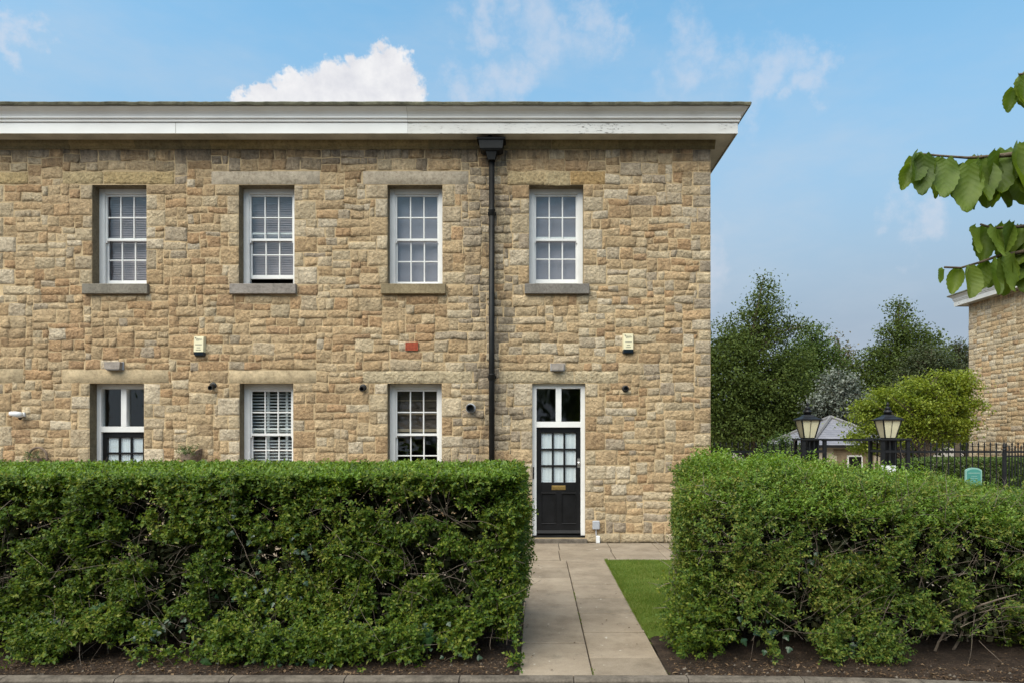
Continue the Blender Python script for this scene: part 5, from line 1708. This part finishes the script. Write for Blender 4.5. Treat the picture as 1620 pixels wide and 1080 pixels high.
MB().box(lx0+.3, lx1-.3, ly0+.3, ly1-.3, -1.1, ze-.12).build('wall', M['render'], lodge)
wx0, wz1 = W(1340, 721, ly0+.3); wx1, wz0 = W(1364, 742, ly0+.3)
lw = MB().box(wx0-.45, wx0-.03, ly0+.27, ly0+.31, -1, ze-.35).box(wx1+.03, wx1+.5, ly0+.27, ly0+.31, -1, ze-.35).box(wx0-.6, wx1+.6, ly0+.265, ly0+.31, wz1+.06, wz1+.3).build('stone_surround', M['brownstone'], lodge)
MB().box(wx0, wx1, ly0+.25, ly0+.3, wz0-.4, wz1+.05).build('window_frame', M['frame'], lodge)
MB().box(wx0+.06, wx1-.06, ly0+.24, ly0+.26, wz0-.34, wz1-.02).build('window_pane', M['door'], lodge)

# ================================================================== IRON RAILINGS, GATE, LANTERNS
FY = 15.0
fx = lambda px: (px-CX)*FY/F
fz = lambda py: H+(CY-py)*FY/F
def spear(x, y, z0, z1, r=.009, head=True, s=1.0):
    mb = MB().box(x-r, x+r, y-r, y+r, z0, z1-.10*s)
    if head:
        mb.lathe([(r*1.0, z1-.115*s), (r*2.1, z1-.10*s), (r*2.1, z1-.09*s), (r*1.1, z1-.08*s), (r*2.3, z1-.06*s), (r*1.6, z1-.035*s), (.001, z1)], (x, y, 0), 6)
    return mb
def railing(xa, xb, y, ztop, zrail, name, label, cat='railings', dog=False, step=.131, posts=()):
    t = empty(name, ((xa+xb)/2, y, 0))
    tag(t, label, cat)
    MB().box(xa, xb, y-.012, y+.012, zrail-.022, zrail+.022).build('top_rail', M['iron'], t)
    MB().box(xa, xb, y-.012, y+.012, .12, .16).build('bottom_rail', M['iron'], t)
    if dog: MB().box(xa, xb, y-.010, y+.010, zrail-.11, zrail-.08).build('lower_rail', M['iron'], t)
    x = xa+step*.5
    k = 0
    while x < xb:
        spear(x, y, -.03, ztop).build('picket', M['iron'], t)
        if dog: spear(x+step/2, y, -.03, ztop-.075, s=.7).build('dog_picket', M['iron'], t)
        x += step
    for xp in posts:
        MB().box(xp-.026, xp+.026, y-.026, y+.026, -.05, zrail+.02).lathe([(.03, zrail+.02), (.035, zrail+.05), (.02, zrail+.08), (.034, zrail+.11), (.001, ztop+.02)], (xp, y, 0), 8).build('post', M['iron'], t)
    return t
RT, RR = fz(698), fz(714)
railing(LX1+.02, fx(1258), FY, RT, RR, 'iron_railing', 'black spear-topped railing between the terrace and the left gate pier', posts=(LX1+.06,))
railing(fx(1430), fx(1584), FY, RT, RR, 'iron_railing', 'black spear-topped railing right of the right gate pier', posts=())
railing(fx(1586), fx(1700), FY-.02, RT, RR, 'iron_gate', 'black iron gate with short bars between, at the right edge', cat='gate', dog=True, posts=(fx(1586)+.02,))
PT = fz(693)
def pier(px0, px1, label):
    x0, x1 = fx(px0), fx(px1)
    w = x1-x0
    t = empty('gate_pier', ((x0+x1)/2, FY, 0))
    tag(t, label, 'gate pier', 'iron gate piers')
    y0, y1 = FY-w/2, FY+w/2
    for xx in (x0, x1-.07):
        for yy in (y0, y1-.07):
            MB().box(xx, xx+.07, yy, yy+.07, -.05, PT-.03).build('post', M['iron'], t)
    MB().box(x0+w/2-.07, x0+w/2+.07, FY-.07, FY+.07, -.05, PT-.03).build('core_post', M['iron'], t)
    MB().box(x0-.03, x1+.03, y0-.03, y1+.03, PT-.04, PT+.0, .006).build('cap', M['iron'], t)
    for zz in (fz(713), .35):
        mb = MB().box(x0+.07, x1-.07, y0+.01, y0+.05, zz-.025, zz+.025).box(x0+.07, x1-.07, y1-.05, y1-.01, zz-.025, zz+.025).box(x0+.01, x0+.05, y0+.07, y1-.07, zz-.025, zz+.025).box(x1-.05, x1-.01, y0+.07, y1-.07, zz-.025, zz+.025)
        mb.build('cross_rail', M['iron'], t)
    m_ = 3
    for k in range(1, m_+1):
        xx = x0+.07+(w-.14)*k/(m_+1)
        for yy in (y0+.03, y1-.03): MB().box(xx-.012, xx+.012, yy-.012, yy+.012, 0, PT-.03).build('bar', M['iron'], t)
    return (x0+x1)/2
xl = pier(1262, 1300, 'open iron gate pier carrying the left lantern')
xr = pier(1384, 1428, 'open iron gate pier carrying the right lantern')
ob = MB().box(fx(1300), fx(1384), FY-.02, FY+.02, PT-.05, PT-.005).build('overthrow_bar', M['iron'])
tag(ob, 'straight black iron bar spanning between the two lantern piers', 'bar')
def lantern(x, label):
    z0 = PT
    t = empty('lantern', (x, FY, z0))
    tag(t, label, 'lantern', 'lanterns on the gate piers')
    b, tp, h = .235, .40, .40
    MB().frustum((x, FY), z0, z0+.02, .2, b+.03).build('base', M['iron'], t)
    for sx in (-1, 1):
        for sy in (-1, 1):
            MB().tube([(x+sx*b/2, FY+sy*b/2, z0+.02), (x+sx*tp/2, FY+sy*tp/2, z0+h)], .016, 4).build('corner_bar', M['iron'], t)
    for s_ in (-1, 1):
        MB().add([(x-b/2, FY+s_*(b/2-.004), z0+.02), (x+b/2, FY+s_*(b/2-.004), z0+.02), (x+tp/2, FY+s_*(tp/2-.004), z0+h), (x-tp/2, FY+s_*(tp/2-.004), z0+h)], [(0, 1, 2, 3)]).build('pane', M['frost'], t)
        MB().add([(x+s_*(b/2-.004), FY-b/2, z0+.02), (x+s_*(b/2-.004), FY+b/2, z0+.02), (x+s_*(tp/2-.004), FY+tp/2, z0+h), (x+s_*(tp/2-.004), FY-tp/2, z0+h)], [(0, 1, 2, 3)]).build('pane', M['frost'], t)
    MB().tube([(x, FY-b/2-.004, z0+.02), (x, FY-tp/2-.004, z0+h)], .006, 4).build('glazing_bar', M['iron'], t)
    hd = MB().frustum((x, FY), z0+h-.01, z0+h+.02, tp+.07, tp+.08).frustum((x, FY), z0+h+.02, z0+h+.075, tp+.06, .25).frustum((x, FY), z0+h+.075, z0+h+.12, .25, .17)
    hd.build('hood', M['iron'], t)
    MB().lathe([(.08, z0+h+.11), (.075, z0+h+.17), (.095, z0+h+.175), (.09, z0+h+.19), (.06, z0+h+.22), (.045, z0+h+.25), (.07, z0+h+.255), (.05, z0+h+.28), (.02, z0+h+.30), (.018, z0+h+.32), (.034, z0+h+.34), (.03, z0+h+.36), (.001, z0+h+.41)], (x, FY, 0), 12).build('finial', M['iron'], t, True)
lantern(fx(1277.5), 'black lantern with cream panes on the left gate pier, before the slate roof')
lantern(fx(1404.5), 'black lantern with cream panes on the right gate pier, before the yellow-green tree')

# teal notice on a post and small white board
SY = 13.2
sx = lambda px: (px-CX)*SY/F
szz = lambda py: H+(CY-py)*SY/F
x0, x1, zt2, zb2 = sx(1527.5), sx(1553.5), szz(739), szz(776)
t = empty('notice_sign', ((x0+x1)/2, SY, 0))
tag(t, 'teal arch-topped notice sign with pale border and lettering, behind the loose hedge', 'sign')
def arch(x0, x1, zb, zt, rise, n=12):
    return [(x0, zb), (x1, zb)]+[(x1-(x1-x0)*k/n, zt-rise+rise*(1-abs(2*k/n-1)**2.4)) for k in range(n+1)]
def slab_shape(pts, y0, y1):
    n = len(pts)
    return [(a, y0, b) for a, b in pts]+[(a, y1, b) for a, b in pts], [tuple(range(n)), tuple(range(n, 2*n))[::-1]]+[(i, i+n, (i+1) % n+n, (i+1) % n) for i in range(n)]
MB().add(*slab_shape(arch(x0, x1, zb2, zt2, .05), SY, SY+.03)).build('border', M['teal_pale'], t)
MB().add(*slab_shape(arch(x0+.028, x1-.028, zb2+.03, zt2-.03, .04), SY-.006, SY)).build('panel', M['teal'], t)
mb = MB()
for (zz, ww, hh) in ((zt2-.105, .105, .022), (zt2-.17, .05, .012), (zt2-.21, .07, .012), (zt2-.25, .06, .012), (zt2-.29, .08, .012)):
    xm = (x0+x1)/2; xx = xm-ww
    while xx < xm+ww:
        wd = random.uniform(.010, .018)
        mb.box(xx, xx+wd, SY-.009, SY-.006, zz-hh/2, zz+hh/2)
        xx += wd+.006
mb.build('lettering', M['teal_pale'], t)
MB().box((x0+x1)/2-.03, (x0+x1)/2+.03, SY+.03, SY+.08, -.05, zb2+.2).build('post', M['iron'], t)
x0, x1 = sx(1403), sx(1426)
t = empty('white_board', ((x0+x1)/2, SY+.2, 0))
tag(t, 'small blank white board just showing above the loose hedge below the right lantern', 'board')
MB().box(x0, x1, SY+.2, SY+.22, szz(752), szz(736.5), .003).build('panel', M['plastic_white'], t)
MB().box((x0+x1)/2-.02, (x0+x1)/2+.02, SY+.22, SY+.26, -.05, szz(740)).build('post', M['iron'], t)

# clipped hedge behind the railing
def far_hedge():
    r = np.random.default_rng(401)
    y0, y1 = 17.2, 18.6
    xa, xb = (1440-CX)*y0/F, 15.5
    t = empty('box_hedge', ((xa+xb)/2, 17.9, 0))
    tag(t, 'low clipped hedge with pale top behind the railing, before the right building', 'hedge')
    topz = lambda x: 1.30-.12*np.clip((xa+1.2-x)/1.2, 0, 1)**2
    gs = []
    n = 9000
    X = r.uniform(xa, xb, n); Z = r.uniform(.0, 1, n)*topz(X)
    A = np.stack([X, y0+np.abs(r.normal(0, .05, n)), Z], 1)
    gs.append(sprig_leaves(A, np.stack([r.normal(0, .5, n), -np.ones(n), r.normal(.5, .4, n)], 1), r.uniform(.05, .1, n), 6, .05, .03, r))
    n = 7000
    X = r.uniform(xa, xb, n); Y = r.uniform(y0, y1, n)
    A = np.stack([X, Y, topz(X)-.03], 1)
    gs.append(sprig_leaves(A, np.stack([r.normal(0, .5, n), r.normal(0, .5, n), np.ones(n)], 1), r.uniform(.05, .1, n), 6, .05, .03, r))
    V, Fc = merge(gs)
    tag(mesh('foliage', V, Fc, M['leaf_mid'], t), kind='stuff')
    MB().box(xa+.1, xb, y0+.15, y1-.1, -.1, 1.1).build('stems_or_dark_core', M['black_void'], t)  # solid near-black block standing in for the shade inside the hedge
far_hedge()

# ================================================================== TREES
def tree(label, Y, blobs_px, leafm, nclump, leaf, seed, base_px=None, sig=.34, per=26, kind='tree', gap=.42, name='broadleaf_tree', depthk=.8, zs=.62, group='trees beyond the gate', ground=-1.0):
    """crown from lobes given as photo ellipses at distance Y; leaf clumps through its volume, limbs to the clumps"""
    r = np.random.default_rng(seed)
    k = Y/F
    lobes = []
    for px, py, rx, ry in blobs_px:
        x, z = W(px, py, Y)
        lobes.append((x, Y+r.normal(0, .15*rx*k), z, rx*k, rx*k*depthk, ry*k))
    vol = np.array([l[3]*l[4]*l[5] for l in lobes])**.75
    cnt = np.maximum(6, (nclump*vol/vol.sum()).astype(int))
    C = []
    for l, c in zip(lobes, cnt):
        d = unit(r.normal(size=(c, 3)))
        q = r.random(c)**.42
        p = np.array(l[:3])+d*q[:, None]*np.array(l[3:])*(.80+.40*fbm(d[:, 0]*2+seed, d[:, 1]*2, d[:, 2]*2, seed))[:, None]
        C.append(p)
    C = np.concatenate(C)
    sc = 1.1/np.median([l[3] for l in lobes])
    keep = fbm(C[:, 0]*sc*1.3, C[:, 1]*sc*1.3, C[:, 2]*sc*1.3, seed+7) > gap-.08
    C = C[keep]
    C = C[C[:, 2] > ground+.3]
    n = len(C)
    # leaves drooping round each clump
    P = np.repeat(C, per, 0)+r.normal(0, 1, (n*per, 3))*np.array([sig, sig, sig*zs])
    m_ = len(P)
    Dn = r.normal(0, 1, (m_, 3))+np.array([0, 0, -.25])
    Nn = r.normal(0, .55, (m_, 3))+np.array([0, -.15, .9])
    Vf = leaf_geo(P, Dn, Nn, leaf*r.uniform(.7, 1.35, m_), leaf*.62*r.uniform(.7, 1.3, m_))
    ctr = C.mean(0)
    bx = ctr[0] if base_px is None else W(base_px, 700, Y)[0]
    root = empty(name, (bx, Y, ground))
    tag(root, label, 'tree', group)
    tag(mesh('crown', *Vf, M[leafm], root), kind='stuff')
    zt = C[:, 2].max()
    trunk = [(bx, Y, ground-.1), (bx+.1*r.normal(), Y+.1, ground+(zt-ground)*.35), (ctr[0]*.5+bx*.5, Y, ground+(zt-ground)*.7), (C[C[:, 2].argmax(), 0], Y, zt-.1)]
    R0 = .02*(zt-ground)+.05
    MB().tube(trunk, [R0, R0*.7, R0*.4, .02], 8).build('trunk', M['bark'], root)
    lines = []
    for i in r.choice(n, min(n, 90), replace=False):
        e = C[i]
        tz = min(max(ground+.8, e[2]-.35*abs(e[0]-bx)-.6), zt*.9)
        f_ = np.clip((tz-ground)/(zt-ground), 0, 1)
        b = np.array([bx*(1-f_)+trunk[2][0]*f_, Y, tz])
        m1 = b*.5+e*.5+np.array([0, 0, .12*np.linalg.norm(e-b)])+r.normal(0, .1, 3)
        lines.append(([tuple(b), tuple(m1), tuple(e)], [R0*.28, R0*.15, .012]))
    V, Fc = twig_batch(lines, 5)
    mesh('limbs', V, Fc, M['bark'], root)
    return root
G = -1.0
tree('tall dark green tree with a thin pointed top beside the terrace corner', 40, [(1150, 600, 60, 75), (1105, 590, 40, 90), (1200, 610, 62, 105), (1240, 640, 50, 70), (1212, 500, 34, 48), (1210, 455, 13, 26), (1165, 535, 30, 40), (1262, 518, 20, 10), (1250, 580, 30, 35), (1180, 680, 90, 40)], 'leaf_dark', 1500, .165, 501, 1195, sig=.34, per=40, gap=.38)
tree('rounded mid-green tree right of the tall pointed tree', 47, [(1290, 548, 32, 34), (1268, 585, 36, 45), (1312, 580, 30, 38), (1290, 620, 50, 50), (1290, 665, 50, 40)], 'leaf_mid', 520, .19, 502, 1290, per=36, gap=.36)
tree('thin pale brownish treetop behind the silver-leaved tree', 52, [(1325, 550, 12, 26), (1338, 566, 12, 20), (1318, 590, 22, 34), (1345, 600, 22, 34)], 'leaf_brown', 170, .2, 503, 1325, per=14, gap=.46)
tree('silver-grey leaved tree above the lodge roof', 38, [(1330, 630, 40, 42), (1355, 645, 28, 32), (1300, 650, 25, 30), (1325, 600, 22, 22), (1335, 670, 45, 30)], 'leaf_silver', 430, .17, 504, 1330, sig=.28)
tree('dark conical tree standing tallest right of centre', 46, [(1425, 500, 16, 28), (1425, 535, 34, 34), (1400, 565, 30, 26), (1460, 560, 34, 24), (1475, 535, 16, 10), (1430, 590, 55, 40), (1370, 595, 32, 34), (1400, 630, 60, 40), (1380, 660, 60, 40)], 'leaf_dark', 900, .18, 505, 1425, sig=.36, per=38, gap=.38)
tree('rounded olive-green tree left of the right building', 41, [(1465, 580, 36, 34), (1490, 600, 36, 36), (1440, 610, 30, 36)], 'leaf_olive', 420, .15, 506, 1470, sig=.28, per=30)
tree('sparse thin-leaved tree against the eaves of the right building', 52, [(1512, 558, 16, 20), (1530, 570, 20, 30), (1502, 590, 20, 24)], 'leaf_olive', 190, .2, 507, 1515, per=14, gap=.45)
tree('spreading yellow-green tree before the right building', 25, [(1372, 640, 24, 10), (1395, 622, 20, 10), (1358, 690, 22, 9), (1525, 612, 22, 14), (1350, 672, 14, 6), (1365, 662, 16, 8), (1440, 598, 14, 8), (1480, 590, 16, 8), (1430, 640, 36, 22), (1490, 625, 34, 26), (1400, 655, 34, 16), (1452, 612, 30, 16), (1515, 600, 26, 16), (1500, 670, 40, 34), (1375, 678, 24, 10), (1430, 680, 46, 24), (1380, 708, 26, 9), (1460, 655, 50, 30), (1410, 622, 18, 10), (1350, 690, 14, 6), (1520, 650, 30, 30)], 'leaf_lime', 1300, .10, 508, 1470, sig=.20, per=30, ground=-.8, gap=.51, zs=.36)
for i, (px, py, rx, ry, Y, lf, lab) in enumerate(((1130, 650, 70, 60, 60, 'leaf_dark', 'dark background tree low behind the terrace corner'), (1245, 660, 60, 55, 58, 'leaf_dark', 'dark background tree behind the lodge, left'),
        (1350, 650, 60, 60, 60, 'leaf_olive', 'olive background tree behind the silver-leaved tree'), (1450, 650, 60, 65, 58, 'leaf_dark', 'dark background tree behind the yellow-green tree'), (1530, 640, 60, 60, 60, 'leaf_mid', 'green background tree behind the right building corner'))):
    tree(lab, Y, [(px, py, rx, ry), (px-20, py+30, rx, ry*.7), (px+25, py+20, rx*.8, ry*.8)], lf, 330, .34, 520+i, px, sig=.5, per=22, gap=.36)

# ================================================================== FOREGROUND BRANCHES
def leaf_mesh(seed):
    r = np.random.default_rng(seed)
    n = 14
    V, C = [], []
    bend, cup, tw = r.uniform(.05, .5), r.uniform(-.15, .55), r.uniform(-.5, .5)
    for i in range(n+1):
        t = i/n
        half = .355*math.sin(math.pi*min(1, t*.98+.02))**.62*(1.12-.48*t)
        half *= (1.0 if i % 2 else .93)
        if i == 0: half = .10
        if i == n: half = .004
        for s_ in (-1, -.5, 0, .5, 1):
            a = abs(s_)
            V.append((s_*half+.10*tw*t*t, -bend*t*t - cup*half*a*a*2 + tw*s_*half*t + .05*math.sin(t*8+s_*3+seed)*a, -t - (.025 if (i % 2 and a == 1) else 0) + .07*a*(1-t)))
            C.append((a, t, 0))
    Fc = []
    for i in range(n):
        for k in range(4):
            Fc.append((i*5+k, i*5+k+1, i*5+k+6, i*5+k+5))
    me = bpy.data.meshes.new('leaf')
    me.from_pydata(V, [], Fc)
    me.materials.append(M['leaf_branch'])
    me.polygons.foreach_set('use_smooth', np.ones(len(Fc), bool))
    at = me.color_attributes.new('Col', 'FLOAT_COLOR', 'POINT')
    cc = np.ones((len(V), 4), np.float32); cc[:, :3] = C
    at.data.foreach_set('color', cc.ravel())
    return me
LM = [leaf_mesh(s) for s in range(1, 11)]
BYD = 2.3
ft = empty('lime_tree', (3.6, 2.6, -.07))
tag(ft, 'near tree with large serrated leaves hanging in from the top right edge', 'tree')
MB().tube([(3.6, 2.6, -.1), (3.58, 2.6, 1.2), (3.55, 2.58, 2.4), (3.5, 2.6, 4.2)], [.15, .12, .10, .05], 10).build('trunk', M['bark'], ft, True)
r = np.random.default_rng(880)
def branch(pts_px, w0, Yend=BYD):
    P = [np.array((*W(a, b, Yend)[:1], Yend, W(a, b, Yend)[1])) for a, b in pts_px]
    P = P[::-1] if False else P
    rad = .0034+(w0-.003)*np.linspace(0, 1, len(P))**2.6
    MB().tube([tuple(p) for p in P], list(rad), 6).build('twig', M['bark'], ft, True)
    return P
brA = branch([(1457, 244), (1490, 247), (1530, 250), (1570, 248), (1620, 243), (1750, 250), (2100, 190), (2440, 150)], .03)
brB = branch([(1551, 355), (1570, 361), (1600, 360), (1640, 356), (1760, 350), (2100, 330), (2450, 300)], .025)
brC = branch([(1494, 423), (1520, 424), (1548, 416), (1580, 405), (1620, 398), (1760, 380), (2100, 330)], .012)
brD = branch([(1612, 118), (1660, 112), (1760, 105), (2100, 90), (2420, 60)], .02)
def put_leaf(px, py, length_px, sway=0.0, yaw=0.0, pitch=.15, dy=0.0):
    Y = BYD+dy
    x, z = W(px, py, Y)
    o = bpy.data.objects.new('leaf', LM[r.integers(0, 10)])
    s_ = length_px*Y/F
    link(o, ft, (x, Y, z))
    o.scale = (s_, s_, s_)
    o.rotation_euler = (pitch, sway, yaw)
for (px, py, L, sway, yaw, dy) in [(q[0]+r.uniform(-9, 9), q[1]+r.uniform(-2, 9), q[2]*r.uniform(.7, .95), q[3]+r.normal(0, .2), q[4]+r.normal(0, .4), q[5]+r.uniform(.02, .07)) for q in (
    (1470, 247, 60, 0, 0, 0), (1505, 250, 60, 0, 0, 0), (1540, 250, 66, 0, 0, 0), (1570, 247, 66, 0, 0, 0), (1598, 240, 70, 0, 0, 0), (1555, 358, 46, 0, 0, 0), (1580, 360, 50, 0, 0, 0), (1606, 358, 55, 0, 0, 0), (1575, 408, 46, 0, 0, 0), (1595, 404, 50, 0, 0, 0), (1605, 236, 84, 0, 0, 0), (1618, 250, 90, 0, 0, 0), (1583, 262, 70, 0, 0, 0), (1520, 258, 70, 0, 0, 0), (1600, 372, 66, 0, 0, 0), (1616, 385, 66, 0, 0, 0), (1612, 408, 60, 0, 0, 0), (1618, 122, 66, 0, 0, 0), (1452, 250, 52, 0, 0, 0), (1487, 262, 56, 0, 0, 0))] + [
    (1447, 243, 50, .25, .5, .0), (1440, 262, 40, .35, -.3, .02), (1462, 246, 62, .05, -.5, -.02), (1478, 250, 66, .15, .4, .02), (1497, 252, 66, .10, -.35, -.02), (1515, 262, 62, .02, .3, .01),
    (1532, 262, 74, .08, -.5, -.03), (1548, 250, 72, .05, .35, .0), (1560, 252, 76, .0, -.2, .03), (1577, 240, 68, -.05, .5, -.02), (1590, 238, 74, .1, -.4, .02), (1606, 232, 84, .0, .2, -.03), (1622, 230, 92, -.05, -.3, .02),
    (1640, 236, 84, 0, .4, 0), (1660, 240, 80, .1, -.4, .02), (1540, 275, 56, .0, .6, .04), (1585, 262, 64, .1, .3, .05), (1610, 265, 66, -.1, -.5, .05), (1700, 240, 80, .1, .2, 0),
    (1545, 360, 52, .45, .4, .0), (1560, 358, 56, .1, -.5, .02), (1572, 360, 50, -.05, .3, -.02), (1588, 355, 54, .15, -.3, .02), (1600, 352, 60, .0, .5, -.02), (1615, 360, 62, .05, -.4, .03), (1632, 355, 66, 0, .2, 0), (1605, 382, 56, .1, .1, .04), (1588, 380, 40, 0, -.6, .05),
    (1492, 426, 27, .55, .3, .0), (1516, 425, 40, .25, -.5, .01), (1530, 423, 50, .0, .3, -.01), (1556, 415, 46, .2, -.2, .02), (1570, 412, 54, .05, .5, -.02), (1585, 408, 60, -.05, -.35, .03), (1600, 402, 58, .1, .2, -.02), (1618, 398, 62, 0, -.4, .02), (1640, 396, 60, 0, .3, 0), (1612, 415, 44, .3, -.1, .05),
    (1612, 120, 62, -.1, .3, .0), (1628, 116, 66, .1, -.5, .02), (1650, 114, 64, 0, .3, 0), (1604, 140, 36, .2, -.7, .03)]:
    put_leaf(px, py, L, sway, yaw, r.uniform(.0, .3), dy)
for i in range(60):     # the rest of the crown, beyond the frame
    px = r.uniform(1720, 2400)
    put_leaf(px, r.choice([245, 345, 360, 110])+r.uniform(-40, 10), r.uniform(50, 80), r.normal(0, .3), r.normal(0, .6), r.uniform(0, .4), r.normal(0, .15))

# ================================================================== TREES ACROSS THE ROAD, behind the camera (the windows mirror them)
for i, (x, y, h_) in enumerate(((-17, -13, 7.5), (-10.5, -15, 9.0), (-3.5, -13.5, 7.2), (3.5, -15.5, 8.6), (10, -13, 7.6), (17, -15, 8.8))):
    r = np.random.default_rng(700+i)
    n = 1500
    d = unit(r.normal(size=(n, 3)))
    C = np.array([x, y, h_*.58])+d*(r.random(n)**.4)[:, None]*np.array([3.6, 2.6, h_*.42])*(.75+.5*fbm(d[:, 0]*2+i, d[:, 1]*2, d[:, 2]*2, i))[:, None]
    P = np.repeat(C, 5, 0)+r.normal(0, .25, (n*5, 3))
    m_ = len(P)
    t = empty('street_tree', (x, y, -.08))
    tag(t, ('first', 'second', 'third', 'fourth', 'fifth', 'sixth')[i]+' broad green tree from the left across the road, seen only mirrored', 'tree', 'trees across the road')
    tag(mesh('crown', *leaf_geo(P, r.normal(size=(m_, 3)), r.normal(0, .6, (m_, 3))+np.array([0, 0, .8]), .34*r.uniform(.7, 1.3, m_), .22*r.uniform(.7, 1.3, m_)), M['leaf_mid'], t), kind='stuff')
    MB().tube([(x, y, -.1), (x+.1, y, h_*.4), (x, y, h_*.8)], [.22, .16, .05], 8).build('trunk', M['bark'], t)

r = np.random.default_rng(811)
n = 90
X = r.uniform(PX0, PX1, n); Y = 5.6+5*r.random(n)**1.3
X = np.where(r.random(n) < .6, np.where(r.random(n) < .5, PX0+np.abs(r.normal(0, .1, n)), PX1-np.abs(r.normal(0, .1, n))), X)
Vf = leaf_geo(np.stack([X, Y, np.full(n, .013)], 1), np.stack([r.normal(size=n), r.normal(size=n), r.normal(0, .12, n)], 1), np.stack([r.normal(0, .2, n), r.normal(0, .2, n), np.ones(n)], 1), .008+.03*r.random(n)**2, .006+.018*r.random(n)**2)
tag(mesh('fallen_leaves', *Vf, M['litter']), 'a few dry leaves lying on the paving slabs', 'leaves', kind='stuff')
n = 1500
k = r.random(n)
X = np.where(k < .3, PXM, np.where(k < .65, PX0+.002, PX1-.002))+r.normal(0, .006, n); Y = 5.55+5*r.random(n)
k = fbm(X*3, Y*2.2, 0, 812) > .54
X, Y = X[k], Y[k]; n = len(X)
Vf = leaf_geo(np.stack([X, Y, np.full(n, -.004)], 1), np.stack([r.normal(0, .5, n), r.normal(0, .5, n), np.ones(n)], 1), r.normal(size=(n, 3)), r.uniform(.012, .03, n), r.uniform(.005, .012, n))
tag(mesh('joint_weeds', *Vf, M['grass_blade']), 'tiny weeds and moss in the joints of the path', 'weeds', kind='stuff')
